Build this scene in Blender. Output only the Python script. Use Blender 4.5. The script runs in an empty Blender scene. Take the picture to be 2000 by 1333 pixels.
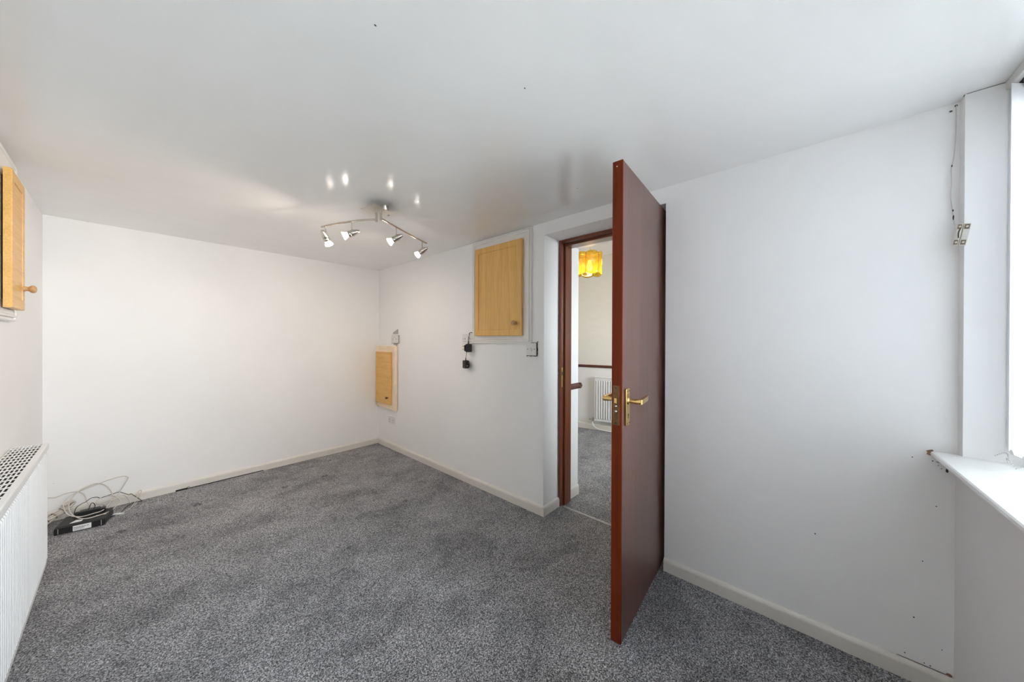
import bpy, math, random
from mathutils import Vector, Matrix

random.seed(4)
scene = bpy.context.scene
C = scene.collection
PI = math.pi
R = math.radians

# ------------------------------------------------------------------ camera
CAM_H = 1.2546
YAW, PITCH, ROLL = 0.8435, -0.0025, 0.0038
FPX = 638.8
fw = Vector((math.sin(YAW) * math.cos(PITCH), math.cos(YAW) * math.cos(PITCH), math.sin(PITCH)))
rt0 = Vector((math.cos(YAW), -math.sin(YAW), 0))
up0 = rt0.cross(fw)
rt = rt0 * math.cos(ROLL) + up0 * math.sin(ROLL)
up = -rt0 * math.sin(ROLL) + up0 * math.cos(ROLL)
cam_data = bpy.data.cameras.new('camera')
cam = bpy.data.objects.new('camera', cam_data)
C.objects.link(cam)
M = Matrix.Identity(4)
for i in range(3):
    M[i][0], M[i][1], M[i][2] = rt[i], up[i], -fw[i]
M[2][3] = CAM_H
cam.matrix_world = M
cam_data.sensor_width = 36.0
cam_data.lens = FPX * 36.0 / 2000.0
cam_data.clip_start = 0.02
cam_data.clip_end = 200
scene.camera = cam

# ------------------------------------------------------------------ world, daylight, exposure
SKY_STRENGTH = 28.5
SPOT_WATTS = 15.5
PENDANT_WATTS = 7.5
world = bpy.data.worlds.new('overcast_sky')
scene.world = world
world.use_nodes = True
bg = world.node_tree.nodes['Background']
bg.inputs['Color'].default_value = (0.90, 0.95, 1.0, 1)
bg.inputs['Strength'].default_value = SKY_STRENGTH
scene.view_settings.view_transform = 'Standard'
scene.view_settings.look = 'None'
scene.view_settings.gamma = 1.0
scene.view_settings.use_curve_mapping = False
scene.view_settings.exposure = -0.06
scene.cycles.use_denoising = True
scene.cycles.max_bounces = 12
scene.cycles.diffuse_bounces = 9
scene.cycles.caustics_reflective = False
scene.cycles.caustics_refractive = False
scene.cycles.sample_clamp_indirect = 60.0


def portal(name, loc, rot, sx, sy):
    ld = bpy.data.lights.new(name, 'AREA')
    ld.shape = 'RECTANGLE'
    ld.size, ld.size_y = sx, sy
    ld.cycles.is_portal = True
    o = bpy.data.objects.new(name, ld)
    o.location = loc
    o.rotation_euler = rot
    C.objects.link(o)


# a portal only guides sampling of the sky through the openings (it emits nothing)
portal('window_portal', (0.775, -0.72, 1.47), (R(90), 0, 0), 2.16, 1.24)
portal('hall_window_portal', (3.4, -0.72, 1.525), (R(90), 0, 0), 1.2, 1.05)

# ------------------------------------------------------------------ room numbers (metres)
H = 2.095
XB = 1.897                       # right wall face
YA = 3.862                       # back wall face at the right corner
XAD, YAD = -0.460, 3.853         # back-left corner
KD = 0.0279                      # left wall runs slightly out of square
YC = -0.402                      # window wall face
def DX(y):
    return XAD + (YAD - y) * KD
ANG_D = R(-90) + math.atan(KD)
SILL_Z = 0.864
XR = 1.850                       # window reveal face
DO0, DO1, DOZ = 0.564, 1.384, 2.008    # door opening in the right wall
XH = 2.376                       # hall side of the right wall


# ------------------------------------------------------------------ materials
def new_mat(name):
    m = bpy.data.materials.new(name)
    m.use_nodes = True
    nt = m.node_tree
    b = nt.nodes['Principled BSDF']
    return m, nt, b


def coords(nt, scale=(1, 1, 1), rot=(0, 0, 0)):
    tc = nt.nodes.new('ShaderNodeTexCoord')
    mp = nt.nodes.new('ShaderNodeMapping')
    mp.inputs['Scale'].default_value = scale
    mp.inputs['Rotation'].default_value = rot
    nt.links.new(tc.outputs['Object'], mp.inputs['Vector'])
    return mp.outputs['Vector']


def noise(nt, vec, scale, detail=3, rough=0.5, dist=0.0):
    n = nt.nodes.new('ShaderNodeTexNoise')
    n.inputs['Scale'].default_value = scale
    n.inputs['Detail'].default_value = detail
    n.inputs['Roughness'].default_value = rough
    n.inputs['Distortion'].default_value = dist
    nt.links.new(vec, n.inputs['Vector'])
    return n.outputs['Fac']


def ramp(nt, fac, stops):
    r = nt.nodes.new('ShaderNodeValToRGB')
    el = r.color_ramp.elements
    while len(el) > 1:
        el.remove(el[-1])
    el[0].position, el[0].color = stops[0][0], tuple(stops[0][1]) + (1,)
    for p, c in stops[1:]:
        e = el.new(p)
        e.color = tuple(c) + (1,)
    nt.links.new(fac, r.inputs['Fac'])
    return r.outputs['Color']


def mult(nt, a, b, fac=1.0):
    m = nt.nodes.new('ShaderNodeMix')
    m.data_type = 'RGBA'
    m.blend_type = 'MULTIPLY'
    m.inputs[0].default_value = fac
    nt.links.new(a, m.inputs[6])
    nt.links.new(b, m.inputs[7])
    return m.outputs[2]


def bump(nt, b, fac, strength, dist):
    n = nt.nodes.new('ShaderNodeBump')
    n.inputs['Strength'].default_value = strength
    n.inputs['Distance'].default_value = dist
    nt.links.new(fac, n.inputs['Height'])
    nt.links.new(n.outputs['Normal'], b.inputs['Normal'])


def plain(name, col, rough=0.5, metal=0.0, var=0.06, scale=12, bmp=0.0, spec=0.5, coat=0.0):
    m, nt, b = new_mat(name)
    v = coords(nt)
    f = noise(nt, v, scale, 4, 0.55)
    lo = tuple(c * (1 - var) for c in col)
    hi = tuple(min(1, c * (1 + var)) for c in col)
    nt.links.new(ramp(nt, f, [(0.3, lo), (0.7, hi)]), b.inputs['Base Color'])
    b.inputs['Roughness'].default_value = rough
    b.inputs['Metallic'].default_value = metal
    b.inputs['Specular IOR Level'].default_value = spec
    b.inputs['Coat Weight'].default_value = coat
    b.inputs['Coat Roughness'].default_value = 0.15
    if bmp:
        bump(nt, b, noise(nt, v, scale * 8, 3), bmp, 0.001)
    return m


def painted_wall(name, col, rough, wave, fine, wave_scale=3.0, spec=0.3):
    """satin emulsion: slow waviness of the plaster plus a roller stipple"""
    m, nt, b = new_mat(name)
    v = coords(nt)
    big = noise(nt, v, 1.6, 4, 0.6)
    lo = tuple(c * 0.975 for c in col)
    nt.links.new(ramp(nt, big, [(0.35, lo), (0.65, col)]), b.inputs['Base Color'])
    b.inputs['Roughness'].default_value = rough
    b.inputs['Specular IOR Level'].default_value = spec
    w = noise(nt, v, wave_scale, 2, 0.4)
    s = noise(nt, v, 160, 2, 0.5)
    n1 = nt.nodes.new('ShaderNodeBump')
    n1.inputs['Strength'].default_value = wave
    n1.inputs['Distance'].default_value = 0.02
    nt.links.new(w, n1.inputs['Height'])
    n2 = nt.nodes.new('ShaderNodeBump')
    n2.inputs['Strength'].default_value = fine
    n2.inputs['Distance'].default_value = 0.001
    nt.links.new(s, n2.inputs['Height'])
    nt.links.new(n1.outputs['Normal'], n2.inputs['Normal'])
    nt.links.new(n2.outputs['Normal'], b.inputs['Normal'])
    return m


def carpet(name, dark, mid, light, dent_shades=()):
    m, nt, b = new_mat(name)
    v = coords(nt)
    nz = noise(nt, v, 150, 3, 1.0)
    vo = nt.nodes.new('ShaderNodeTexVoronoi')
    vo.inputs['Scale'].default_value = 290
    nt.links.new(v, vo.inputs['Vector'])
    sp = nt.nodes.new('ShaderNodeSeparateColor')
    nt.links.new(vo.outputs['Color'], sp.inputs[0])
    tu = nt.nodes.new('ShaderNodeMath'); tu.operation = 'MULTIPLY_ADD'   # tuft tone: random per tuft plus drift
    tu.inputs[1].default_value = 0.26
    nt.links.new(sp.outputs[0], tu.inputs[0])
    nt.links.new(nz, tu.inputs[2])
    fib = tu.outputs[0]
    col = ramp(nt, fib, [(0.47, dark), (0.63, mid), (0.80, light)])
    patch = noise(nt, coords(nt, (1.0, 1.25, 1), (0, 0, 0.6)), 2.4, 8, 0.74, 0.0)  # brushed-pile shading put into the colour as broad random patches
    pc = ramp(nt, patch, [(0.37, (0.57, 0.57, 0.58)), (0.48, (0.86, 0.86, 0.86)), (0.60, (1.08, 1.08, 1.08))])
    dark_spots = noise(nt, coords(nt, (1.3, 1, 1)), 9, 5, 0.7, 0.0)  # small darker spots scattered at random in the colour
    dc = ramp(nt, dark_spots, [(0.30, (0.60, 0.60, 0.60)), (0.40, (1, 1, 1))])
    col = mult(nt, mult(nt, col, pc), dc)
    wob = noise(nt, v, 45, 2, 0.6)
    for (dx_, dy_, dr) in dent_shades:            # shade of furniture dents painted into the flat carpet's colour
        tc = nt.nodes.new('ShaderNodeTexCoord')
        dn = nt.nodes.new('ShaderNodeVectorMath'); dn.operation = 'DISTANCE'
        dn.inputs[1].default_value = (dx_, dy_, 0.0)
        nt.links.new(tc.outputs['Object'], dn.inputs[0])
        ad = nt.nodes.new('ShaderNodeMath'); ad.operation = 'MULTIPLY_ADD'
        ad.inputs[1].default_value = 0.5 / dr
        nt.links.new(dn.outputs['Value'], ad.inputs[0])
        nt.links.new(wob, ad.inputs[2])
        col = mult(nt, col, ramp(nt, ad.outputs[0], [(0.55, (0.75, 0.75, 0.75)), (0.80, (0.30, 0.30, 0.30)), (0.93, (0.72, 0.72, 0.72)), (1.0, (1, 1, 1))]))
    nt.links.new(col, b.inputs['Base Color'])
    b.inputs['Roughness'].default_value = 0.95
    b.inputs['Specular IOR Level'].default_value = 0.1
    b.inputs['Sheen Weight'].default_value = 0.15
    bump(nt, b, fib, 0.9, 0.006)
    return m


def wood(name, c0, c1, c2, rough, grain_axis='z', coat=0.0, fine=1.0, coat_rough=0.15, spec=0.5):
    m, nt, b = new_mat(name)
    sc = {'z': (22, 22, 0.9), 'x': (0.9, 22, 22), 'y': (22, 0.9, 22)}[grain_axis]
    v = coords(nt, sc)
    f = noise(nt, v, 1.0, 6, 0.62, 0.8)
    col = ramp(nt, f, [(0.3, c0), (0.5, c1), (0.72, c2)])
    sc2 = tuple(s * 7 for s in sc)
    f2 = noise(nt, coords(nt, sc2), 1.0, 3, 0.6)
    k = 1 - 0.14 * fine
    c = mult(nt, col, ramp(nt, f2, [(0.35, (k, k, k)), (0.6, (1, 1, 1))]))
    nt.links.new(c, b.inputs['Base Color'])
    b.inputs['Roughness'].default_value = rough
    b.inputs['Coat Weight'].default_value = coat
    b.inputs['Coat Roughness'].default_value = coat_rough
    b.inputs['Specular IOR Level'].default_value = spec
    bump(nt, b, f2, 0.06, 0.001)
    return m


def emit(name, col, strength):
    m, nt, b = new_mat(name)
    b.inputs['Base Color'].default_value = tuple(col) + (1,)
    b.inputs['Emission Color'].default_value = tuple(col) + (1,)
    b.inputs['Emission Strength'].default_value = strength
    return m


def lit_glass(name, col, strength, mix):
    """clear glass reflector glowing with the light of the capsule inside it"""
    m, nt, b = new_mat(name)
    out = nt.nodes['Material Output']
    b.inputs['Base Color'].default_value = (0.8, 0.8, 0.8, 1)
    b.inputs['Roughness'].default_value = 0.1
    b.inputs['Emission Color'].default_value = tuple(col) + (1,)
    b.inputs['Emission Strength'].default_value = strength
    t = nt.nodes.new('ShaderNodeBsdfTransparent')
    mx = nt.nodes.new('ShaderNodeMixShader')
    mx.inputs[0].default_value = mix
    nt.links.new(t.outputs[0], mx.inputs[1])
    nt.links.new(b.outputs[0], mx.inputs[2])
    nt.links.new(mx.outputs[0], out.inputs['Surface'])
    return m


def clear_pane(name, tint, gloss=0.08):
    m, nt, b = new_mat(name)
    nt.nodes.remove(b)
    out = nt.nodes['Material Output']
    t = nt.nodes.new('ShaderNodeBsdfTransparent')
    t.inputs['Color'].default_value = tuple(tint) + (1,)
    g = nt.nodes.new('ShaderNodeBsdfGlossy')
    g.inputs['Roughness'].default_value = 0.03
    fr = nt.nodes.new('ShaderNodeFresnel')
    fr.inputs['IOR'].default_value = 1.45
    mx = nt.nodes.new('ShaderNodeMixShader')
    nt.links.new(fr.outputs[0], mx.inputs[0])
    nt.links.new(t.outputs[0], mx.inputs[1])
    nt.links.new(g.outputs[0], mx.inputs[2])
    nt.links.new(mx.outputs[0], out.inputs['Surface'])
    return m


def blind_fabric(name):
    m, nt, b = new_mat(name)
    out = nt.nodes['Material Output']
    v = coords(nt)
    f = noise(nt, v, 300, 2)
    nt.links.new(ramp(nt, f, [(0.3, (0.80, 0.80, 0.80)), (0.7, (0.88, 0.88, 0.88))]), b.inputs['Base Color'])
    b.inputs['Roughness'].default_value = 0.8
    t = nt.nodes.new('ShaderNodeBsdfTranslucent')
    t.inputs['Color'].default_value = (0.85, 0.86, 0.88, 1)
    mx = nt.nodes.new('ShaderNodeMixShader')
    mx.inputs[0].default_value = 0.42
    nt.links.new(b.outputs[0], mx.inputs[1])
    nt.links.new(t.outputs[0], mx.inputs[2])
    nt.links.new(mx.outputs[0], out.inputs['Surface'])
    return m


def amber_glass(name):
    m, nt, b = new_mat(name)
    nt.nodes.remove(b)
    out = nt.nodes['Material Output']
    v = coords(nt)
    f = noise(nt, v, 30, 3)
    col = ramp(nt, f, [(0.3, (0.84, 0.66, 0.13)), (0.7, (0.93, 0.80, 0.28))])
    t = nt.nodes.new('ShaderNodeBsdfTransparent')
    tl = nt.nodes.new('ShaderNodeBsdfTranslucent')
    g = nt.nodes.new('ShaderNodeBsdfGlossy')
    g.inputs['Roughness'].default_value = 0.12
    for n in (t, tl):
        nt.links.new(col, n.inputs['Color'])
    m1 = nt.nodes.new('ShaderNodeMixShader')
    m1.inputs[0].default_value = 0.12
    nt.links.new(t.outputs[0], m1.inputs[1])
    nt.links.new(tl.outputs[0], m1.inputs[2])
    m2 = nt.nodes.new('ShaderNodeMixShader')
    m2.inputs[0].default_value = 0.08
    nt.links.new(m1.outputs[0], m2.inputs[1])
    nt.links.new(g.outputs[0], m2.inputs[2])
    nt.links.new(m2.outputs[0], out.inputs['Surface'])
    return m


MT = {}
MT['wall'] = painted_wall('white_wall_paint', (0.875, 0.866, 0.86), 0.40, 0.10, 0.10)
MT['ceil'] = painted_wall('white_ceiling_paint', (0.885, 0.882, 0.875), 0.16, 0.10, 0.04, 5.0, 0.45)
MT['hallwall'] = painted_wall('cream_textured_wallpaper', (0.80, 0.78, 0.72), 0.6, 0.25, 0.9, 9.0)
MT['halllow'] = painted_wall('white_lower_wallpaper', (0.84, 0.83, 0.82), 0.6, 0.2, 0.7, 9.0)
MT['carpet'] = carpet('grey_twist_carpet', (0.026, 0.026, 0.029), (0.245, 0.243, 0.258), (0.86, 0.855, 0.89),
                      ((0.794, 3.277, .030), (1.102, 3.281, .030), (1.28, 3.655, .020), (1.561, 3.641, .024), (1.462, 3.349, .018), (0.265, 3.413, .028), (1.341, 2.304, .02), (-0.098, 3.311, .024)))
MT['carpet_hall'] = carpet('grey_hall_carpet', (0.026, 0.026, 0.029), (0.245, 0.243, 0.258), (0.86, 0.855, 0.89))
MT['skirt'] = plain('cream_gloss_paint', (0.72, 0.69, 0.635), 0.32, var=0.03, scale=5)
MT['white'] = plain('white_gloss_paint', (0.80, 0.79, 0.77), 0.32, var=0.02, scale=6)
MT['sill'] = plain('white_sill_paint', (0.82, 0.82, 0.81), 0.28, var=0.02, scale=5)
MT['upvc'] = plain('white_upvc', (0.85, 0.85, 0.85), 0.3, var=0.01)
MT['rad'] = plain('white_radiator_enamel', (0.82, 0.82, 0.82), 0.35, var=0.015, scale=4)
MT['radin'] = plain('radiator_inside_metal', (0.10, 0.095, 0.09), 0.6, var=0.2, scale=40)
MT['plastic'] = plain('white_plastic', (0.76, 0.745, 0.72), 0.4, var=0.02)
MT['slot'] = plain('dark_slot', (0.03, 0.028, 0.026), 0.7)
MT['black'] = plain('black_plastic', (0.012, 0.012, 0.013), 0.38, var=0.1)
MT['blackm'] = plain('black_matt_plastic', (0.03, 0.03, 0.032), 0.55, var=0.1)
MT['boxblack'] = plain('black_box_casing', (0.016, 0.016, 0.017), 0.5, var=0.1)
MT['rubber'] = plain('black_cable_sheath', (0.016, 0.015, 0.015), 0.5)
MT['cable'] = plain('white_cable_sheath', (0.60, 0.555, 0.50), 0.45, var=0.04, scale=20)
MT['paper'] = plain('white_paper', (0.85, 0.85, 0.85), 0.7, var=0.02)
MT['ink'] = plain('grey_print', (0.12, 0.12, 0.13), 0.7)
MT['mahogany'] = wood('mahogany_door_varnish', (0.092, 0.034, 0.025), (0.122, 0.047, 0.034), (0.158, 0.064, 0.047), 0.34, 'z', 0.5, coat_rough=0.28)
MT['mahedge'] = wood('mahogany_edge_lipping', (0.120, 0.020, 0.005), (0.165, 0.028, 0.007), (0.21, 0.040, 0.010), 0.6, 'z', 0.0, spec=0.12)
MT['mahframe'] = wood('mahogany_frame_varnish', (0.120, 0.028, 0.010), (0.170, 0.042, 0.015), (0.22, 0.062, 0.025), 0.28, 'z', 0.5)
MT['mahhead'] = wood('mahogany_head_varnish', (0.120, 0.028, 0.010), (0.170, 0.042, 0.015), (0.22, 0.062, 0.025), 0.28, 'y', 0.5)
MT['dado'] = wood('dark_dado_rail', (0.065, 0.018, 0.012), (0.09, 0.026, 0.016), (0.13, 0.04, 0.025), 0.4, 'y')
BEECH = ((0.74, 0.415, 0.105), (0.82, 0.48, 0.14), (0.86, 0.53, 0.175))
MT['beech_v'] = wood('beech_vertical_grain', *BEECH, 0.38, 'z')
MT['beech_h'] = wood('beech_horizontal_grain', *BEECH, 0.38, 'x')
MT['knob'] = wood('turned_beech_knob', (0.48, 0.28, 0.12), (0.58, 0.35, 0.16), (0.64, 0.40, 0.20), 0.4, 'y')
MT['cream'] = plain('pale_cream_primed_wood', (0.88, 0.73, 0.54), 0.45, var=0.05)
MT['brass'] = plain('polished_brass', (0.80, 0.56, 0.22), 0.22, 1.0, 0.04)
MT['brassold'] = plain('tarnished_brass_lock', (0.20, 0.10, 0.045), 0.42, 0.8, 0.25, 60)
MT['steel'] = plain('bright_steel', (0.62, 0.61, 0.60), 0.25, 1.0)
MT['nickel'] = plain('brushed_nickel', (0.60, 0.56, 0.51), 0.24, 1.0, 0.05, 40)
MT['nickelplate'] = plain('satin_nickel_plate', (0.70, 0.68, 0.64), 0.34, 1.0, 0.03, 40)
MT['bulb'] = emit('lit_halogen_glass', (1.0, 0.93, 0.82), 110.0)
MT['bulbrim'] = lit_glass('lit_reflector_glass', (1.0, 0.95, 0.88), 3.8, 0.45)
MT['pbulb'] = emit('lit_warm_bulb', (1.0, 0.80, 0.45), 14.0)
MT['amber'] = amber_glass('amber_glass')
MT['cutstar'] = plain('frosted_star_cut', (0.98, 0.80, 0.35), 0.3)
MT['pane'] = clear_pane('window_glass', (0.96, 0.98, 0.98))
MT['fabric'] = blind_fabric('white_blind_fabric')
MT['bead'] = plain('clear_bead_chain', (0.55, 0.55, 0.55), 0.3)
MT['weight'] = plain('grey_blind_weight', (0.62, 0.62, 0.61), 0.45)
MT['rail'] = plain('white_headrail', (0.66, 0.65, 0.63), 0.4)
MT['plaster'] = plain('exposed_brown_plaster', (0.30, 0.17, 0.10), 0.9, var=0.4, scale=120, bmp=0.6)
MT['chip'] = plain('dark_paint_chip', (0.07, 0.06, 0.055), 0.9, var=0.3, scale=200)
MT['greypatch'] = plain('bare_grey_plaster', (0.42, 0.39, 0.35), 0.85, var=0.12, scale=60)
MT['alu'] = plain('worn_threshold_metal', (0.55, 0.54, 0.52), 0.35, 0.8)
MT['terminal'] = plain('brown_terminal_well', (0.16, 0.11, 0.065), 0.6, var=0.3, scale=200)
MT['oldivory'] = plain('aged_ivory_plastic', (0.62, 0.59, 0.52), 0.45, var=0.05)
MT['outside'] = plain('pale_paving', (0.48, 0.47, 0.455), 0.9, var=0.1, scale=2)


# ------------------------------------------------------------------ mesh builder
class MB:
    def __init__(s):
        s.v, s.f, s.sm = [], [], []

    def add(s, vs, fs, smooth=False):
        o = len(s.v)
        s.v += [tuple(v) for v in vs]
        s.f += [tuple(i + o for i in f) for f in fs]
        s.sm += [smooth] * len(fs)
        return s

    def box(s, x0, x1, y0, y1, z0, z1, c=0.0):
        """box, optionally with all twelve edges chamfered by c"""
        if x0 > x1: x0, x1 = x1, x0
        if y0 > y1: y0, y1 = y1, y0
        if z0 > z1: z0, z1 = z1, z0
        if c <= 0:
            v = [(x, y, z) for x in (x0, x1) for y in (y0, y1) for z in (z0, z1)]
            return s.add(v, [(0, 1, 3, 2), (4, 6, 7, 5), (0, 4, 5, 1), (2, 3, 7, 6), (0, 2, 6, 4), (1, 5, 7, 3)])
        c = min(c, (x1 - x0) * .49, (y1 - y0) * .49, (z1 - z0) * .49)
        V, idx = [], {}
        for ix, x in enumerate((x0, x1)):
            for iy, y in enumerate((y0, y1)):
                for iz, z in enumerate((z0, z1)):
                    sx, sy, sz = (1 if ix == 0 else -1), (1 if iy == 0 else -1), (1 if iz == 0 else -1)
                    for a in range(3):
                        p = [x + sx * c, y + sy * c, z + sz * c]
                        p[a] = (x, y, z)[a]
                        idx[(ix, iy, iz, a)] = len(V)
                        V.append(tuple(p))
        F = []
        for a in range(3):
            b, d = (a + 1) % 3, (a + 2) % 3
            for e in (0, 1):
                q = []
                for (m, n) in ((0, 0), (1, 0), (1, 1), (0, 1)):
                    k = [0, 0, 0]; k[a] = e; k[b] = m; k[d] = n
                    q.append(idx[(k[0], k[1], k[2], a)])
                F.append(tuple(q if e else q[::-1]))
            for m in (0, 1):
                for n in (0, 1):
                    k0 = [0, 0, 0]; k0[b] = m; k0[d] = n
                    k1 = list(k0); k1[a] = 1
                    F.append((idx[(*k0, b)], idx[(*k1, b)], idx[(*k1, d)], idx[(*k0, d)]))
        for ix in (0, 1):
            for iy in (0, 1):
                for iz in (0, 1):
                    F.append((idx[(ix, iy, iz, 0)], idx[(ix, iy, iz, 1)], idx[(ix, iy, iz, 2)]))
        return s.add(V, F)

    def prism(s, poly, axis, a0, a1, smooth=False):
        """extrude a 2-D polygon along an axis (poly in the other two axes, in order)"""
        n = len(poly)
        def P(q, a):
            return {'x': (a, q[0], q[1]), 'y': (q[0], a, q[1]), 'z': (q[0], q[1], a)}[axis]
        v = [P(q, a0) for q in poly] + [P(q, a1) for q in poly]
        f = [tuple(range(n))[::-1], tuple(range(n, 2 * n))]
        f += [(i, (i + 1) % n, n + (i + 1) % n, n + i) for i in range(n)]
        return s.add(v, f, smooth)

    def lathe(s, prof, origin, axis, n=24, smooth=True, cap=True):
        """revolve (radius, distance) pairs about an axis direction through origin"""
        o, d = Vector(origin), Vector(axis).normalized()
        a = d.orthogonal().normalized(); b = d.cross(a)
        v, f = [], []
        for r, t in prof:
            for k in range(n):
                th = 2 * PI * k / n
                v.append(o + d * t + (a * math.cos(th) + b * math.sin(th)) * r)
        for i in range(len(prof) - 1):
            for k in range(n):
                f.append((i * n + k, i * n + (k + 1) % n, (i + 1) * n + (k + 1) % n, (i + 1) * n + k))
        s.add(v, f, smooth)
        if cap:
            m = len(prof) - 1
            s.add(v[:n], [tuple(range(n))[::-1]])
            s.add(v[m * n:(m + 1) * n], [tuple(range(n))])
        return s

    def cyl(s, p0, p1, r, n=16, smooth=True, r1=None):
        p0, p1 = Vector(p0), Vector(p1)
        L = (p1 - p0).length
        return s.lathe([(r, 0), (r if r1 is None else r1, L)], p0, p1 - p0, n, smooth)

    def tube(s, pts, r, n=8, per=6, smoothpath=True):
        P = [Vector(p) for p in pts]
        if smoothpath and len(P) > 2:
            Q = []
            for i in range(len(P) - 1):
                p0 = P[max(i - 1, 0)]; p1 = P[i]; p2 = P[i + 1]; p3 = P[min(i + 2, len(P) - 1)]
                for k in range(per):
                    t = k / per
                    Q.append(0.5 * ((2 * p1) + (p2 - p0) * t + (2 * p0 - 5 * p1 + 4 * p2 - p3) * t * t + (3 * p1 - p0 - 3 * p2 + p3) * t ** 3))
            Q.append(P[-1]); P = Q
        v, f = [], []
        t0 = (P[1] - P[0]).normalized()
        a = t0.orthogonal().normalized()
        for i, p in enumerate(P):
            t = (P[min(i + 1, len(P) - 1)] - P[max(i - 1, 0)])
            t = t.normalized() if t.length > 1e-9 else t0
            a = (a - t * a.dot(t))
            a = a.normalized() if a.length > 1e-6 else t.orthogonal().normalized()
            b = t.cross(a)
            for k in range(n):
                th = 2 * PI * k / n
                v.append(p + (a * math.cos(th) + b * math.sin(th)) * r)
        for i in range(len(P) - 1):
            for k in range(n):
                f.append((i * n + k, i * n + (k + 1) % n, (i + 1) * n + (k + 1) % n, (i + 1) * n + k))
        s.add(v, f, True)
        s.add(v[:n], [tuple(range(n))[::-1]])
        s.add(v[-n:], [tuple(range(n))])
        return s

    def blob(s, c, rx, ry, rz, seed=0, n=9, rough=0.35, axis='x'):
        """thin irregular chip: an uneven disc lying on a surface"""
        rnd = random.Random(seed)
        rad = [1 - rough * rnd.random() for _ in range(n)]
        def P(u, w, h):
            return {'x': (c[0] + h, c[1] + u * ry, c[2] + w * rz), 'y': (c[0] + u * rx, c[1] + h, c[2] + w * rz), 'z': (c[0] + u * rx, c[1] + w * ry, c[2] + h)}[axis]
        hh = {'x': rx, 'y': ry, 'z': rz}[axis]
        v = []
        for k in range(n):
            th = 2 * PI * k / n
            v.append(P(math.cos(th) * rad[k], math.sin(th) * rad[k], -hh))
        for k in range(n):
            th = 2 * PI * k / n
            v.append(P(math.cos(th) * rad[k] * .8, math.sin(th) * rad[k] * .8, hh))
        f = [tuple(range(n)), tuple(range(n, 2 * n))] + [(k, (k + 1) % n, n + (k + 1) % n, n + k) for k in range(n)]
        return s.add(v, f)

    def build(s, name, mat, parent=None, loc=None, rotz=None):
        me = bpy.data.meshes.new(name)
        me.from_pydata(s.v, [], s.f)
        import bmesh
        bm = bmesh.new(); bm.from_mesh(me)
        bmesh.ops.recalc_face_normals(bm, faces=bm.faces)
        bm.to_mesh(me); bm.free()
        me.polygons.foreach_set('use_smooth', s.sm)
        me.materials.append(MT[mat])
        o = bpy.data.objects.new(name, me)
        C.objects.link(o)
        if parent: o.parent = parent
        if loc: o.location = loc
        if rotz is not None: o.rotation_euler = (0, 0, rotz)
        return o


def tag(o, label=None, cat=None, group=None, kind=None):
    if label: o['label'] = label
    if cat: o['category'] = cat
    if group: o['group'] = group
    if kind: o['kind'] = kind
    return o


def thing(name, loc, rotz=0.0):
    o = bpy.data.objects.new(name, None)
    o.empty_display_size = 0.05
    C.objects.link(o)
    o.location = loc
    o.rotation_euler = (0, 0, rotz)
    return o


def struct(o, label, cat):
    return tag(o, label, cat, kind='structure')


ROT_B, ROT_A = R(90), R(180)     # local x runs along the wall, local y out of it

# ------------------------------------------------------------------ the shell
T = 0.30
m = MB(); m.box(-0.8, 2.102, -0.72, 4.2, -0.06, 0.0)
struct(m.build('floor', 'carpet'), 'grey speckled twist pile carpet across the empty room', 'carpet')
m = MB(); m.box(2.112, 4.7, -0.72, 3.9, -0.07, -0.006)
struct(m.build('floor_hall', 'carpet_hall'), 'grey carpet of the next room beyond the doorway', 'carpet')
m = MB(); m.box(-0.8, XB + 0.2, -0.72, 4.2, H, H + 0.1)
ceil = struct(m.build('ceiling', 'ceil'), 'low white ceiling in glossy paint', 'ceiling')
m = MB(); m.box(2.15, 4.7, -0.72, 3.9, 2.45, 2.5)
struct(m.build('ceiling_hall', 'ceil'), 'white ceiling of the next room beyond the doorway', 'ceiling')

m = MB()
m.prism([(XAD - T, YAD), (XAD, YAD), (XB, YA), (XB + 0.1, YA), (XB + 0.1, YA + T), (XAD - T, YAD + T)], 'z', 0, H)
wall_back = struct(m.build('wall_back', 'wall'), 'plain white far wall above the tangle of cables', 'wall')
m = MB()
m.prism([(DX(-0.72), -0.72), (DX(YAD), YAD), (XAD - T, YAD), (XAD - T, -0.72)], 'z', 0, H)
struct(m.build('wall_left', 'wall'), 'white wall behind the ribbed radiator and small cupboard', 'wall')
m = MB()
m.box(XB, XH, DO1, 3.9, 0, 2.5)
m.box(XB, XH, -0.72, DO0, 0, 2.5)
m.box(XB, XH, DO0, DO1, DOZ, 2.5)
wall_right = struct(m.build('wall_right', 'wall'), 'thick white wall with the doorway and deep reveal', 'wall')
m = MB()
m.box(-0.46, XB, -0.72, YC, 0, SILL_Z - 0.018)
m.box(XR, XB, -0.72, YC - 0.005, SILL_Z - 0.018, H)
m.box(-0.46, -0.30, -0.72, YC - 0.005, SILL_Z - 0.018, H)
m.box(-0.30, XR, -0.72, -0.56, 2.055, H)
wall_front = struct(m.build('wall_front', 'wall'), 'white window wall below and beside the white sill', 'wall')

# hall shell
A0 = Vector((4.204, 2.463, 0)); DW = Vector((0.1536, -0.9881, 0)); NW = Vector((-0.9881, -0.1536, 0))
ang_far = math.atan2(-NW.x, NW.y)         # local y = NW, local x = along
far = thing('wall_hall_far', A0, ang_far)
FL, FR = -1.5, 3.2
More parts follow.
